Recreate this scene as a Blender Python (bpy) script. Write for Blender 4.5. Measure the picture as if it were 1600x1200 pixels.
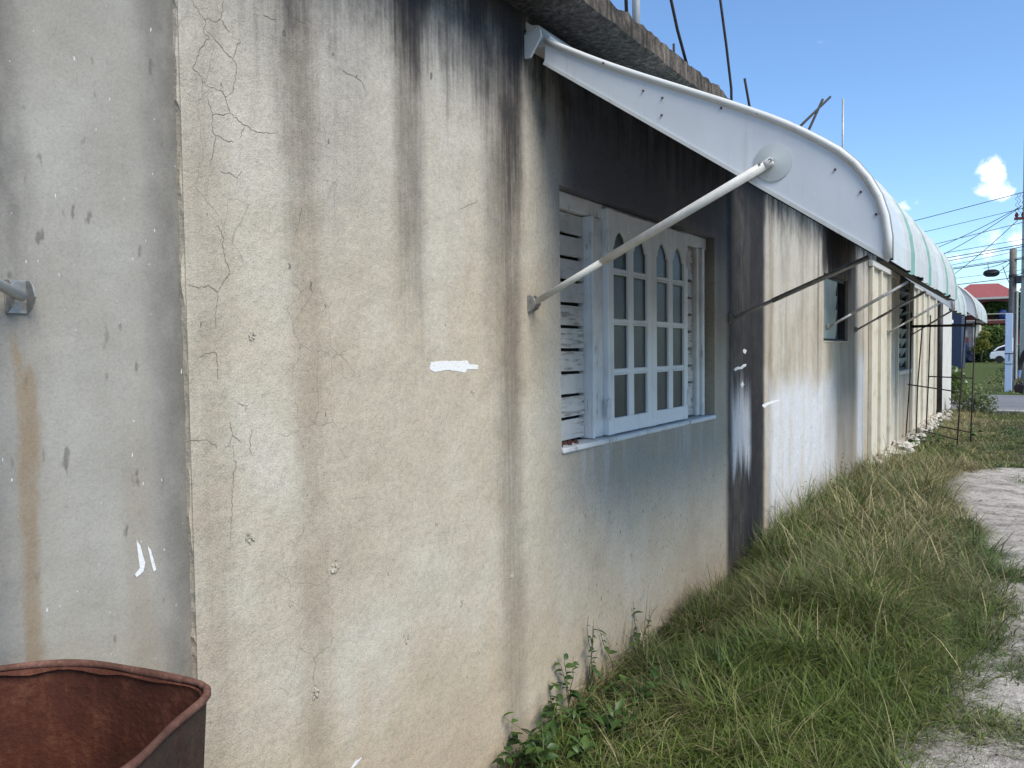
import bpy, bmesh, math, random
import numpy as np
from mathutils import Vector, Matrix, Euler
random.seed(7); rng = np.random.default_rng(11)
S = bpy.context.scene; COL = S.collection
for o in list(bpy.data.objects): bpy.data.objects.remove(o)

# ------------------------------------------------------------------ camera
D, H = 1.6, 1.491
def cam_basis(yaw, pitch, roll):
    y, p, r = map(math.radians, (yaw, pitch, roll))
    fw = Vector((-math.sin(y)*math.cos(p), math.cos(y)*math.cos(p), -math.sin(p)))
    rt = fw.cross(Vector((0, 0, 1))).normalized(); up = rt.cross(fw)
    return rt*math.cos(r)-up*math.sin(r), up*math.cos(r)+rt*math.sin(r), fw
cd = bpy.data.cameras.new('camera'); cam = bpy.data.objects.new('camera', cd); COL.objects.link(cam)
cd.sensor_width = 36; cd.lens = 27.0; cd.clip_start = 0.05; cd.clip_end = 2000
r_, u_, f_ = cam_basis(33.9, 2.4, 0.7)
cam.matrix_world = Matrix(((r_.x, u_.x, -f_.x, D), (r_.y, u_.y, -f_.y, 0), (r_.z, u_.z, -f_.z, H), (0, 0, 0, 1)))
S.camera = cam

# ------------------------------------------------------------------ light
SUN_EL, SUN_AZ = 50.0, 108.0        # azimuth: degrees from +Y towards +X (the open side of the house)
sd = bpy.data.lights.new('sun', 'SUN'); sun = bpy.data.objects.new('sun', sd); COL.objects.link(sun)
sd.energy = 3.0; sd.angle = math.radians(35); sd.color = (1.0, 0.93, 0.82)
el, az = math.radians(SUN_EL), math.radians(SUN_AZ)
sdir = Vector((math.sin(az)*math.cos(el), math.cos(az)*math.cos(el), math.sin(el)))
sun.rotation_euler = (-sdir).to_track_quat('-Z', 'Y').to_euler()
S.view_settings.view_transform = 'Standard'; S.view_settings.look = 'None'
S.view_settings.exposure = 0.75; S.view_settings.gamma = 1.0
S.render.engine = 'CYCLES'
S.cycles.max_bounces = 4; S.cycles.use_adaptive_sampling = True; S.cycles.adaptive_threshold = 0.02; S.cycles.use_denoising = True; S.cycles.transparent_max_bounces = 8

# ------------------------------------------------------------------ node helper
class NT:
    def __init__(s, name, world=False):
        if world:
            s.m = bpy.data.worlds.new(name)
        else:
            s.m = bpy.data.materials.new(name)
        s.m.use_nodes = True; s.t = s.m.node_tree; s.t.nodes.clear()
    def nd(s, typ, **k):
        n = s.t.nodes.new(typ)
        for a, b in k.items(): setattr(n, a, b)
        return n
    def put(s, sock, v):
        if isinstance(v, bpy.types.NodeSocket): s.t.links.new(v, sock)
        else:
            try: sock.default_value = v
            except Exception:
                sock.default_value = tuple(v)+(1.0,) if len(v) == 3 else v
    def pos(s): return s.nd('ShaderNodeNewGeometry').outputs['Position']
    def obj(s): return s.nd('ShaderNodeTexCoord').outputs['Object']
    def rnd(s): return s.nd('ShaderNodeObjectInfo').outputs['Random']
    def attr(s, n): return s.nd('ShaderNodeAttribute', attribute_name=n).outputs['Color']
    def sep(s, v):
        n = s.nd('ShaderNodeSeparateXYZ'); s.put(n.inputs[0], v); return n.outputs
    def comb(s, x, y, z):
        n = s.nd('ShaderNodeCombineXYZ')
        for i, v in enumerate((x, y, z)): s.put(n.inputs[i], v)
        return n.outputs[0]
    def ma(s, op, a, b=0.0, c=None, clamp=False):
        n = s.nd('ShaderNodeMath', operation=op, use_clamp=clamp); s.put(n.inputs[0], a); s.put(n.inputs[1], b)
        if c is not None: s.put(n.inputs[2], c)
        return n.outputs[0]
    def add(s, a, b): return s.ma('ADD', a, b)
    def sub(s, a, b): return s.ma('SUBTRACT', a, b)
    def mul(s, *a):
        r = a[0]
        for b in a[1:]: r = s.ma('MULTIPLY', r, b)
        return r
    def mr(s, v, a, b, c=0.0, d=1.0, smooth=True):
        n = s.nd('ShaderNodeMapRange', interpolation_type='SMOOTHSTEP' if smooth else 'LINEAR')
        for i, x in enumerate((v, a, b, c, d)): s.put(n.inputs[i], x)
        return n.outputs[0]
    def vm(s, op, a, b):
        n = s.nd('ShaderNodeVectorMath', operation=op); s.put(n.inputs[0], a); s.put(n.inputs[1], b); return n.outputs[0]
    def noise(s, v, scale=1.0, detail=4.0, rough=0.55, dist=0.0, col=False):
        n = s.nd('ShaderNodeTexNoise'); s.put(n.inputs['Vector'], v)
        n.inputs['Scale'].default_value = scale; n.inputs['Detail'].default_value = detail
        n.inputs['Roughness'].default_value = rough; n.inputs['Distortion'].default_value = dist
        return n.outputs['Color' if col else 'Fac']
    def voro(s, v, scale, feature='F1'):
        n = s.nd('ShaderNodeTexVoronoi', feature=feature); s.put(n.inputs['Vector'], v); n.inputs['Scale'].default_value = scale
        return n.outputs['Distance']
    def mix(s, f, a, b):
        n = s.nd('ShaderNodeMix', data_type='RGBA'); s.put(n.inputs[0], f); s.put(n.inputs[6], a); s.put(n.inputs[7], b); return n.outputs[2]
    def mixmul(s, f, a, b):
        n = s.nd('ShaderNodeMix', data_type='RGBA', blend_type='MULTIPLY'); s.put(n.inputs[0], f); s.put(n.inputs[6], a); s.put(n.inputs[7], b); return n.outputs[2]
    def ramp(s, f, stops):
        n = s.nd('ShaderNodeValToRGB'); s.put(n.inputs[0], f); e = n.color_ramp.elements
        while len(e) < len(stops): e.new(0.5)
        for i, (p, c) in enumerate(stops): e[i].position = p; e[i].color = tuple(c)+(1.0,)
        return n.outputs[0]
    def bump(s, h, strength=0.3, dist=0.01, normal=None):
        n = s.nd('ShaderNodeBump'); s.put(n.inputs['Height'], h); n.inputs['Strength'].default_value = strength; n.inputs['Distance'].default_value = dist
        if normal is not None: s.put(n.inputs['Normal'], normal)
        return n.outputs[0]
    def out(s, col, rough=0.8, normal=None, metal=0.0, spec=0.5, trans=None, alpha=None):
        b = s.nd('ShaderNodeBsdfPrincipled'); s.put(b.inputs['Base Color'], col); s.put(b.inputs['Roughness'], rough)
        s.put(b.inputs['Metallic'], metal); s.put(b.inputs['Specular IOR Level'], spec)
        if normal is not None: s.put(b.inputs['Normal'], normal)
        sh = b.outputs[0]
        if trans is not None:
            tr = s.nd('ShaderNodeBsdfTranslucent'); s.put(tr.inputs[0], trans)
            mx = s.nd('ShaderNodeMixShader'); mx.inputs[0].default_value = 0.3
            s.t.links.new(sh, mx.inputs[1]); s.t.links.new(tr.outputs[0], mx.inputs[2]); sh = mx.outputs[0]
        o = s.nd('ShaderNodeOutputMaterial'); s.t.links.new(sh, o.inputs[0]); return s.m

# ------------------------------------------------------------------ sky
w = NT('World', True); S.world = w.m
sky = w.nd('ShaderNodeTexSky', sky_type='NISHITA'); sky.sun_disc = False
sky.sun_elevation = el; sky.sun_rotation = az; sky.air_density = 1.0; sky.dust_density = 0.25; sky.ozone_density = 3.0; sky.altitude = 0
dv = w.nd('ShaderNodeTexCoord').outputs['Generated']
dx, dy, dz = w.sep(dv)
# fair-weather cumulus seen against the blue, thicker towards the horizon
pl = w.comb(w.ma('DIVIDE', dx, w.ma('MAXIMUM', w.add(dz, 0.06), 0.03)), w.ma('DIVIDE', dy, w.ma('MAXIMUM', w.add(dz, 0.06), 0.03)), 0.0)
n1 = w.noise(w.vm('ADD', w.vm('MULTIPLY', dv, (9.0, 9.0, 15.0)), (3.1, 0.7, 2.2)), 1.0, 7.0, 0.6)
n2 = w.noise(w.vm('ADD', pl, (4.2, 1.3, 0.0)), 0.55, 3.0, 0.5)
low = w.mr(dz, 0.02, 0.30, 1.0, 0.0)
thr = w.add(w.sub(n1, 0.60), w.add(w.mul(w.sub(n2, 0.5), 0.35), w.mul(low, 0.085)))
def puff(dirv, rx, rz, gain):
    d = Vector(dirv).normalized()
    side = d.cross(Vector((0, 0, 1))).normalized(); upv = side.cross(d)
    dt = w.nd('ShaderNodeVectorMath', operation='DOT_PRODUCT'); w.put(dt.inputs[0], dv); dt.inputs[1].default_value = side
    du = w.nd('ShaderNodeVectorMath', operation='DOT_PRODUCT'); w.put(du.inputs[0], dv); du.inputs[1].default_value = upv
    a = w.ma('POWER', w.ma('DIVIDE', dt.outputs['Value'], rx), 2.0); b = w.ma('POWER', w.ma('DIVIDE', du.outputs['Value'], rz), 2.0)
    front = w.nd('ShaderNodeVectorMath', operation='DOT_PRODUCT'); w.put(front.inputs[0], dv); front.inputs[1].default_value = d
    return w.mul(w.mr(w.add(a, b), 0.0, 1.0, 1.0, 0.0), gain, w.ma('GREATER_THAN', front.outputs['Value'], 0.0))
def pixdir(px, py): return f_ + r_*((px-800)/1200) + u_*((600-py)/1200)
nf = w.noise(w.vm('MULTIPLY', dv, (55.0, 55.0, 55.0)), 1.0, 6.0, 0.65)
cl = w.mr(thr, 0.06, 0.22)
pf = None
for px, py, rx, rz, g in ((1549, 270, .020, .026, 1.0), (1562, 300, .020, .016, 1.0), (1538, 292, .016, .014, .8), (1420, 320, .020, .012, .5), (1590, 368, .040, .022, .7), (1530, 398, .05, .012, .6)):
    p = puff(pixdir(px, py), rx, rz, g); pf = p if pf is None else w.ma('MAXIMUM', pf, p)
pm = w.mr(w.add(w.mul(pf, 1.0), w.mul(w.sub(nf, 0.5), 2.2)), 0.35, 1.25)
pm = w.mul(pm, w.mr(pf, 0.0, 0.5))
mask = w.ma('MAXIMUM', w.mul(cl, 0.55), w.mul(pm, 0.9))
mask = w.mul(mask, w.mr(dz, -0.01, 0.04))
tint = w.mixmul(1.0, sky.outputs[0], (.86, 1.0, 1.12, 1.0))
skyc = w.mix(mask, tint, (8.6, 8.9, 9.3, 1.0))
bg = w.nd('ShaderNodeBackground'); w.put(bg.inputs[0], skyc); bg.inputs[1].default_value = 0.116
wo = w.nd('ShaderNodeOutputWorld'); w.t.links.new(bg.outputs[0], wo.inputs[0])

# ------------------------------------------------------------------ materials
def plaster_main():
    n = NT('weathered_plaster'); P = n.pos(); X, Y, Z = n.sep(P)
    wob = n.sub(n.noise(n.comb(0.0, n.mul(Y, 1.0), n.mul(Z, 1.6)), 1.0, 2.0), 0.5)
    wob2 = n.sub(n.noise(n.comb(3.0, n.mul(Y, 9.0), n.mul(Z, 7.0)), 1.0, 3.0), 0.5)
    Yw = n.add(Y, n.add(n.mul(wob, 0.05), n.mul(wob2, 0.035)))
    st = n.noise(n.comb(1.0, n.mul(Yw, 11.0), n.mul(Z, 0.55)), 1.0, 5.0, 0.6)
    sf = n.noise(n.comb(2.0, n.mul(Y, 75.0), n.mul(Z, 2.6)), 1.0, 4.0, 0.6)
    bl = n.noise(n.comb(5.0, n.mul(Y, 2.2), n.mul(Z, 2.0)), 1.0, 4.0, 0.6)
    bm_ = n.noise(n.comb(7.0, n.mul(Y, 9.0), n.mul(Z, 6.0)), 1.0, 4.0, 0.65)
    gr = n.noise(P, 210.0, 2.0, 0.7); gr2 = n.noise(P, 60.0, 2.0, 0.6)
    Zs = n.add(Z, n.add(n.mul(n.sub(st, 0.5), 0.7), n.mul(n.sub(sf, 0.5), 0.22)))
    col = n.ramp(bl, [(0.30, (.36, .315, .24)), (0.5, (.42, .375, .295)), (0.72, (.47, .44, .37))])
    # upper wall washed paler and greyer
    col = n.mix(n.mul(n.mr(Zs, 1.5, 2.3), 0.55), col, (.43, .41, .37, 1))
    col = n.mix(n.mul(n.mr(bm_, 0.45, 0.7), 0.25), col, (.31, .265, .21, 1))
    # warm foot of the wall
    col = n.mix(n.mul(n.mr(Zs, 0.75, 0.05), 0.5), col, (.40, .30, .19, 1))
    far = n.mr(Y, 5.0, 6.2); stf = n.noise(n.comb(1.0, n.mul(Yw, 3.6), n.mul(Z, 0.5)), 1.0, 5.0, 0.68)
    col = n.mix(n.mul(far, n.mr(stf, 0.45, 0.66), 0.5), col, (.20, .175, .145, 1))
    col = n.mix(n.mul(far, n.mr(stf, 0.50, 0.34), 0.45), col, (.48, .44, .37, 1))
    def band(s0, wi, wo_, zlo, zsoft, zhi, amt, c, use=1.0):
        nonlocal col
        d = n.ma('ABSOLUTE', n.sub(Yw, s0))
        m = n.mr(d, wi, wo_, 1.0, 0.0)
        z = n.mr(Zs, zlo-zsoft, zlo+zsoft)
        m = n.mul(m, z, amt)
        if zhi is not None: m = n.mul(m, n.mr(Zs, zhi[0], zhi[1], 1.0, 0.0))
        m = n.mul(m, n.mr(n.add(n.mul(sf, .5), n.mul(bm_, .5)), 0.25, 0.62, 1.0-0.55*use, 1.0))
        col = n.mix(m, col, tuple(c)+(1,))
    BR, DK, BK = (.17, .125, .08), (.075, .068, .06), (.017, .017, .021)
    band(1.41, .01, .09, -1, .1, None, .32, BR); band(1.39, .02, .10, 1.9, .5, None, .55, DK)
    band(1.30, .02, .14, 2.25, .2, None, .4, DK); band(1.55, .03, .16, 1.95, .3, None, .35, (.16, .15, .145))
    band(1.10, .0, .10, -1, .1, None, .35, BR)
    band(1.83, .03, .10, 1.75, .35, None, .62, DK); band(1.86, .05, .16, 2.42, .14, None, .85, BK); band(1.82, .02, .09, -1, .1, (1.75, 1.3), .16, BR)
    band(2.02, .08, .22, 2.36, .2, None, .6, DK); band(2.28, .02, .12, 1.75, .5, None, .5, DK)
    band(2.375, .02, .13, -1, .1, None, .46, (.12, .095, .07)); band(2.39, .035, .11, 2.05, .22, None, .96, BK); band(2.385, .02, .08, 1.2, .5, None, .35, DK)
    band(2.34, .0, .16, -1, .1, (1.3, .5), .26, DK)
    band(2.18, .0, .13, 2.40, .2, None, .5, BK); band(2.43, .02, .14, 2.52, .08, None, .9, BK)
    # mould and painted-in awning shade above the shuttered window, grime running down beside it
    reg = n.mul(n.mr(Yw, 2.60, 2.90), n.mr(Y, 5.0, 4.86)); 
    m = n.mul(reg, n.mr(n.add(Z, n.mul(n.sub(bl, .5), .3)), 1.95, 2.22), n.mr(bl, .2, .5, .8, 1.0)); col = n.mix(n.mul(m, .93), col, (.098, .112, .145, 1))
    m = n.mul(n.mr(Yw, 4.58, 4.72), n.mr(Y, 4.9, 4.86), n.mr(Zs, .9, 2.0)); col = n.mix(n.mul(m, .55), col, (.12, .11, .10, 1))
    m = n.mul(n.mr(Yw, 2.55, 2.70), n.mr(Yw, 2.78, 2.74), n.mr(Zs, .8, 1.5)); col = n.mix(n.mul(m, .45), col, (.36, .37, .37, 1))
    # pale rinsed zone and grey bloom under the sill
    un = n.mul(n.mr(Yw, 2.62, 2.85), n.mr(Yw, 4.9, 4.6))
    col = n.mix(n.mul(un, n.mr(Zs, 0.55, 1.05), n.mr(Z, 1.12, 1.06), n.mr(bl, .35, .6, .3, 1.0), .62), col, (.235, .225, .21, 1))
    col = n.mix(n.mul(un, n.mr(Zs, 0.78, 1.08), n.mr(st, .44, .66), n.mr(Z, 1.12, 1.06), .45), col, (.48, .48, .47, 1))
    # the black rainwater stain below the roof gap
    for s0, wi, wo_, a in ((5.27, .36, .46, .95), (5.45, .14, .3, .8)):
        band(s0, wi, wo_, -1, .1, None, a, (.016, .016, .019), .35)
    band(5.00, .03, .10, 1.5, .5, None, .30, (.12, .10, .085)); band(5.30, .02, .06, 1.7, .5, None, .22, (.12, .11, .10))
    band(5.86, .02, .10, -1, .1, None, .5, BR)
    # splashes of whitewash low on the far wall
    WH = (.56, .58, .61)
    def splash(s0, s1, z0, z1, amt, soft=.12):
        nonlocal col
        m = n.mul(n.mr(Yw, s0-soft, s0+soft), n.mr(Yw, s1+soft, s1-soft), n.mr(Zs, z1+.16, z1-.16), n.mr(Zs, z0-.12, z0+.12), n.mr(n.add(n.mul(sf, .6), n.mul(st, .4)), .30, .55, .45, 1.0))
        col = n.mix(n.mul(m, amt), col, WH+(1,))
    splash(4.95, 5.34, .74, 1.20, .80, .06)
    top = n.add(.92, n.mul(n.noise(n.comb(31.0, n.mul(Y, 1.7), 0.0), 1.0, 3.0, .6), .62))
    zf = n.mr(n.sub(n.add(Z, n.mul(n.sub(sf, .5), .12)), top), .12, -.16)
    m = n.mul(n.mr(Yw, 5.72, 5.95), n.mr(Yw, 8.35, 8.05), zf, n.mr(Zs, .05, .55, .35, 1.0), n.mr(stf, .34, .58, .40, 1.0)); col = n.mix(n.mul(m, .82), col, WH+(1,))
    splash(9.40, 9.82, .1, 1.42, .7, .07)
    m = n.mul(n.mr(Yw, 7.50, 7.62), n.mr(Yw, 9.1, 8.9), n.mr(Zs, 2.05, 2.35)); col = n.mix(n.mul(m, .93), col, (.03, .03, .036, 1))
    m = n.mul(n.mr(Yw, 8.3, 8.5), n.mr(Yw, 9.5, 9.2)); col = n.mix(n.mul(m, .45), col, (.2, .17, .14, 1))
    band(7.42, .01, .06, 1.2, .4, None, .6, DK); band(9.15, .02, .08, .5, .4, None, .55, BR); band(9.75, .02, .06, -1, .2, None, .4, DK)
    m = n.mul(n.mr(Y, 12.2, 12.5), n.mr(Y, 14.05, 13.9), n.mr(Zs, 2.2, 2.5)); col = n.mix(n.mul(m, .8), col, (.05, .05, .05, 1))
    # roof-edge mould
    m = n.mul(n.mr(n.add(Zs, n.mul(n.sub(bm_, .5), .5)), 2.30, 2.78), .95); col = n.mix(m, col, (.03, .029, .034, 1))
    # chips and pits
    sp = n.noise(n.comb(9.0, n.mul(Y, 42.0), n.mul(Z, 20.0)), 1.0, 2.0, 0.5); spm = n.mul(n.mr(sp, .715, .76), n.mr(bm_, .38, .55))
    col = n.mix(n.mul(spm, .75), col, (.075, .065, .055, 1))
    sp2 = n.noise(n.comb(19.0, n.mul(Y, 60.0), n.mul(Z, 26.0)), 1.0, 2.0, 0.5); dens = n.mul(n.mr(Y, 2.6, 3.2), n.mr(Z, 1.1, .8))
    col = n.mix(n.mul(n.mr(sp2, .66, .71), dens, .7), col, (.09, .085, .075, 1))
    # hairline crazing
    cv = n.vm('ADD', n.comb(0.0, n.mul(Y, 1.0), n.mul(Z, .75)), n.vm('MULTIPLY', n.noise(P, 6.0, 3.0, .6, 0.0, True), (0.0, .09, .09)))
    cr = n.voro(cv, 9.0, 'DISTANCE_TO_EDGE')
    crm = n.mul(n.mr(cr, .012, .003), n.mr(n.noise(P, 3.2, 2.0), .52, .62), n.mr(Y, 1.9, 1.5, .35, 1.0))
    col = n.mix(n.mul(crm, .4), col, (.14, .12, .10, 1))
    # sandy grain
    near = n.mr(Y, 9.0, 4.0)
    col = n.mixmul(1.0, col, n.ramp(gr, [(.25, (.72, .72, .72)), (.5, (1, 1, 1)), (.75, (1.14, 1.13, 1.12))]))
    col = n.mixmul(1.0, col, n.ramp(gr2, [(.25, (.86, .86, .86)), (.5, (1, 1, 1)), (.75, (1.08, 1.08, 1.08))]))
    h = n.add(n.mul(gr, .7), n.add(n.mul(gr2, .9), n.mul(n.noise(P, 7.0, 2.0), 5.0)))
    return n.out(col, .92, n.bump(h, .6, .004), spec=.2)

def plaster_left():
    n = NT('grey_plaster'); P = n.pos(); X, Y, Z = n.sep(P)
    wob2 = n.sub(n.noise(n.comb(3.0, n.mul(Y, 9.0), n.mul(Z, 5.0)), 1.0, 3.0), 0.5); Yw = n.add(Y, n.mul(wob2, .05))
    st = n.noise(n.comb(1.0, n.mul(Yw, 12.0), n.mul(Z, 1.0)), 1.0, 5.0, .6); bl = n.noise(n.comb(5.0, n.mul(Y, 3.0), n.mul(Z, 2.4)), 1.0, 6.0, .6)
    bm_ = n.noise(n.comb(7.0, n.mul(Y, 14.0), n.mul(Z, 7.0)), 1.0, 5.0, .65); gr = n.noise(P, 190.0, 3.0, .7); gr2 = n.noise(P, 70.0, 3.0, .6)
    col = n.ramp(bl, [(.3, (.25, .235, .20)), (.5, (.29, .277, .24)), (.7, (.33, .32, .285))])
    col = n.mix(n.mul(n.mr(n.add(Z, n.mul(n.sub(st, .5), .6)), 1.3, .6), .45), col, (.33, .29, .225, 1))
    col = n.mix(n.mul(n.mr(st, .52, .70), .3), col, (.2, .185, .165, 1))
    Zs = n.add(Z, n.mul(n.sub(st, .5), .8))
    def band(s0, wi, wo_, za, zb, amt, c):
        nonlocal col
        m = n.mul(n.mr(n.ma('ABSOLUTE', n.sub(Yw, s0)), wi, wo_, 1.0, 0.0), n.mr(Zs, za, zb), amt, n.mr(bm_, .3, .6, .6, 1.0)); col = n.mix(m, col, tuple(c)+(1,))
    band(1.045, .005, .10, -2, -1, .62, (.075, .07, .062)); band(1.0, .01, .07, 2.5, 1.6, .3, (.15, .14, .13))  # dark band along the corner: shadow of the recess painted into the plaster
    band(.60, .05, .16, 1.5, 1.95, .85, (.045, .043, .042)); band(.62, .03, .12, 2.0, 1.6, .5, (.13, .13, .13))
    band(.712, .008, .026, 1.62, 1.58, .75, (.22, .16, .095)); band(.60, .03, .08, 1.5, 1.2, .45, (.14, .14, .14))
    band(.93, .01, .05, 1.5, 1.2, .30, (.2, .15, .10)); band(.985, .01, .06, 2.0, 2.3, .4, (.12, .11, .10))
    sp = n.noise(n.comb(9.0, n.mul(Y, 34.0), n.mul(Z, 12.0)), 1.0, 2.0, .5); spm = n.mul(n.mr(n.add(sp, n.mul(n.sub(gr2, .5), .10)), .66, .75), n.mr(bl, .42, .55))
    col = n.mix(n.mul(spm, .62), col, (.085, .075, .065, 1))
    wv = n.noise(n.comb(12.0, n.mul(Y, 130.0), n.mul(Z, 45.0)), 1.0, 1.0, .4)
    col = n.mix(n.mul(n.mr(wv, .765, .79), .8), col, (.62, .63, .63, 1))
    m = n.mul(n.mr(Zs, 2.4, 2.8), .9); col = n.mix(m, col, (.03, .03, .034, 1))
    col = n.mixmul(1.0, col, n.ramp(gr, [(.25, (.84, .84, .84)), (.5, (1, 1, 1)), (.75, (1.1, 1.1, 1.1))]))
    h = n.add(n.mul(gr, .4), n.add(n.mul(gr2, .5), n.mul(n.noise(P, 6.0, 2.0), 5.0)))
    return n.out(col, .9, n.bump(h, .4, .004), spec=.25)

def concrete_slab():
    n = NT('mouldy_concrete'); P = n.pos(); X, Y, Z = n.sep(P)
    st = n.noise(n.comb(n.mul(X, 9.0), n.mul(Y, 26.0), n.mul(Z, 5.0)), 1.0, 6.0, .65); bl = n.noise(P, 3.0, 5.0, .6); sk = n.noise(P, 38.0, 5.0, .75)
    f = n.add(n.mul(st, .5), n.add(n.mul(bl, .3), n.mul(sk, .28)))
    col = n.ramp(f, [(.40, (.016, .015, .015)), (.51, (.05, .044, .038)), (.61, (.13, .11, .09)), (.72, (.27, .235, .19))])
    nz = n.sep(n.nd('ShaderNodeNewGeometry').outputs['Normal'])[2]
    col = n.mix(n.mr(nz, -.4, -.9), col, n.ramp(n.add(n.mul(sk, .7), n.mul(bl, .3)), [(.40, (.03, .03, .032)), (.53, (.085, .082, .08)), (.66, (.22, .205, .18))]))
    return n.out(col, .95, n.bump(n.add(n.mul(sk, 1.0), n.mul(st, 1.0)), .8, .008), spec=.15)

def painted(name, c, dirt=.25, rough=.38, dcol=(.25, .22, .17)):
    n = NT(name); P = n.pos(); bl = n.noise(P, 4.0, 6.0, .65); sk = n.noise(P, 60.0, 3.0, .6); X, Y, Z = n.sep(P)
    st = n.noise(n.comb(n.mul(X, 22.0), n.mul(Y, 22.0), n.mul(Z, 1.5)), 1.0, 4.0, .6)
    col = n.mix(n.mul(n.mr(bl, .48, .75), dirt), tuple(c)+(1,), tuple(dcol)+(1,))
    col = n.mix(n.mul(n.mr(st, .56, .72), dirt*.7), col, tuple(dcol)+(1,))
    col = n.mix(n.mul(n.mr(sk, .70, .76), dirt*1.3), col, (.12, .1, .08, 1))
    return n.out(col, n.mr(bl, .3, .7, rough, rough+.2), n.bump(n.add(n.mul(bl, 3.0), n.mul(sk, .2)), .15, .004), spec=.4)

def panel_paint():
    n = NT('sheet_panel_paint'); P = n.pos(); X, Y, Z = n.sep(P); bl = n.noise(P, 2.6, 4.0, .6); fine = n.noise(P, 26.0, 4.0, .7)
    st = n.noise(n.comb(n.mul(X, 46.0), 0.0, n.mul(Z, 2.2)), 1.0, 4.0, .65)
    col = n.mix(n.mul(n.mr(bl, .40, .72), .30), (.62, .65, .68, 1), (.50, .53, .55, 1)); col = n.mix(n.mul(n.mr(st, .56, .74), .32), col, (.42, .40, .36, 1)); col = n.mix(n.mul(n.mr(fine, .66, .74), .5), col, (.36, .33, .28, 1))
    return n.out(col, n.mr(bl, .3, .7, .28, .5), n.bump(n.add(n.mul(n.noise(P, 3.2, 1.0), 9.0), n.mul(fine, .25)), .35, .006), spec=.5)

def peeling_wood(name, wear=.5):
    n = NT(name); P = n.pos(); r = n.rnd(); X, Y, Z = n.sep(P)
    off = n.mul(r, 37.0)
    g = n.noise(n.comb(off, n.mul(Y, 9.0), n.mul(Z, 130.0)), 1.0, 5.0, .65, .6)
    wood = n.ramp(g, [(.32, (.09, .08, .07)), (.5, (.22, .20, .18)), (.68, (.36, .34, .31))])
    pn = n.noise(n.comb(off, n.mul(Y, 8.0), n.mul(Z, 70.0)), 1.0, 5.0, .6)
    amt = n.add(pn, n.add(n.mul(n.sub(g, .5), .35), n.mul(n.sub(n.ma('POWER', r, 2.2), .35), wear*.42)))
    bl = n.noise(n.comb(off, n.mul(Y, 7.0), n.mul(Z, 7.0)), 1.0, 4.0, .6)
    paint = n.mix(n.mul(n.mr(bl, .42, .7), .55), (.50, .50, .485, 1), (.35, .345, .33, 1))
    m = n.mul(n.mr(amt, .54, .68), .85); col = n.mix(m, paint, wood)
    return n.out(col, n.mr(m, 0, 1, .55, .9), n.bump(n.sub(n.mul(g, .6), m), .5, .002), spec=.3)

def daub_paint():
    n = NT('white_paint_daub'); P = n.pos(); X, Y, Z = n.sep(P); a = n.noise(n.comb(X, n.mul(Y, 60.0), n.mul(Z, 190.0)), 1.0, 4.0, .7); g = n.noise(P, 190.0, 2.0, .7)
    col = n.mix(n.mr(n.add(n.mul(a, .7), n.mul(g, .3)), .55, .66), (.66, .67, .67, 1), (.42, .385, .32, 1))
    return n.out(col, .75, n.bump(n.add(a, g), .5, .002), spec=.25)

def frame_paint():
    n = NT('frame_paint'); P = n.pos(); X, Y, Z = n.sep(P)
    g = n.noise(n.comb(n.mul(X, 60.0), n.mul(Y, 95.0), n.mul(Z, 5.0)), 1.0, 4.0, .65); bl = n.noise(P, 9.0, 4.0, .6)
    paint = n.mix(n.mul(n.mr(bl, .42, .7), .5), (.66, .67, .67, 1), (.45, .45, .43, 1))
    m = n.mul(n.mr(n.add(g, n.mul(n.sub(bl, .5), .5)), .64, .70), .8)
    return n.out(n.mix(m, paint, (.13, .115, .10, 1)), .6, n.bump(n.sub(bl, m), .3, .002), spec=.3)

def rust(name, a=(.030, .010, .007), b=(.075, .024, .014), c=(.16, .066, .036), paint=None):
    n = NT(name); P = n.pos(); X, Y, Z = n.sep(P)
    bl = n.noise(P, 7.0, 7.0, .68); sk = n.noise(P, 90.0, 4.0, .7); st = n.noise(n.comb(n.mul(X, 30.0), n.mul(Y, 30.0), n.mul(Z, 3.0)), 1.0, 4.0, .6)
    f = n.add(n.mul(bl, .6), n.add(n.mul(sk, .25), n.mul(st, .2)))
    col = n.ramp(f, [(.38, a), (.54, b), (.70, c)])
    if paint:
        pm = n.mr(n.add(n.noise(P, 5.0, 5.0, .65), n.mul(n.sub(st, .5), .7)), .46, .54); col = n.mix(n.mul(pm, .45), col, tuple(paint)+(1,))
    return n.out(col, .82, n.bump(n.add(sk, n.mul(bl, 2.0)), .6, .004), spec=.25)

def simple(name, c, rough=.6, metal=0.0, var=.2, scale=12.0, spec=.4):
    n = NT(name); P = n.pos(); a = n.noise(P, scale, 5.0, .65)
    col = n.mixmul(1.0, tuple(c)+(1,), n.ramp(a, [(.28, (1-var,)*3), (.72, (1+var,)*3)]))
    return n.out(col, rough, n.bump(a, .2, .003), metal=metal, spec=spec)

def glass_obscure():
    n = NT('obscure_glass'); P = n.pos(); a = n.noise(P, 130.0, 2.0, .5); b = n.noise(P, 5.0, 4.0)
    col = n.mix(n.mr(b, .4, .7), (.022, .028, .028, 1), (.042, .05, .05, 1))
    return n.out(col, .34, n.bump(a, .5, .002), spec=.35)

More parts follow.
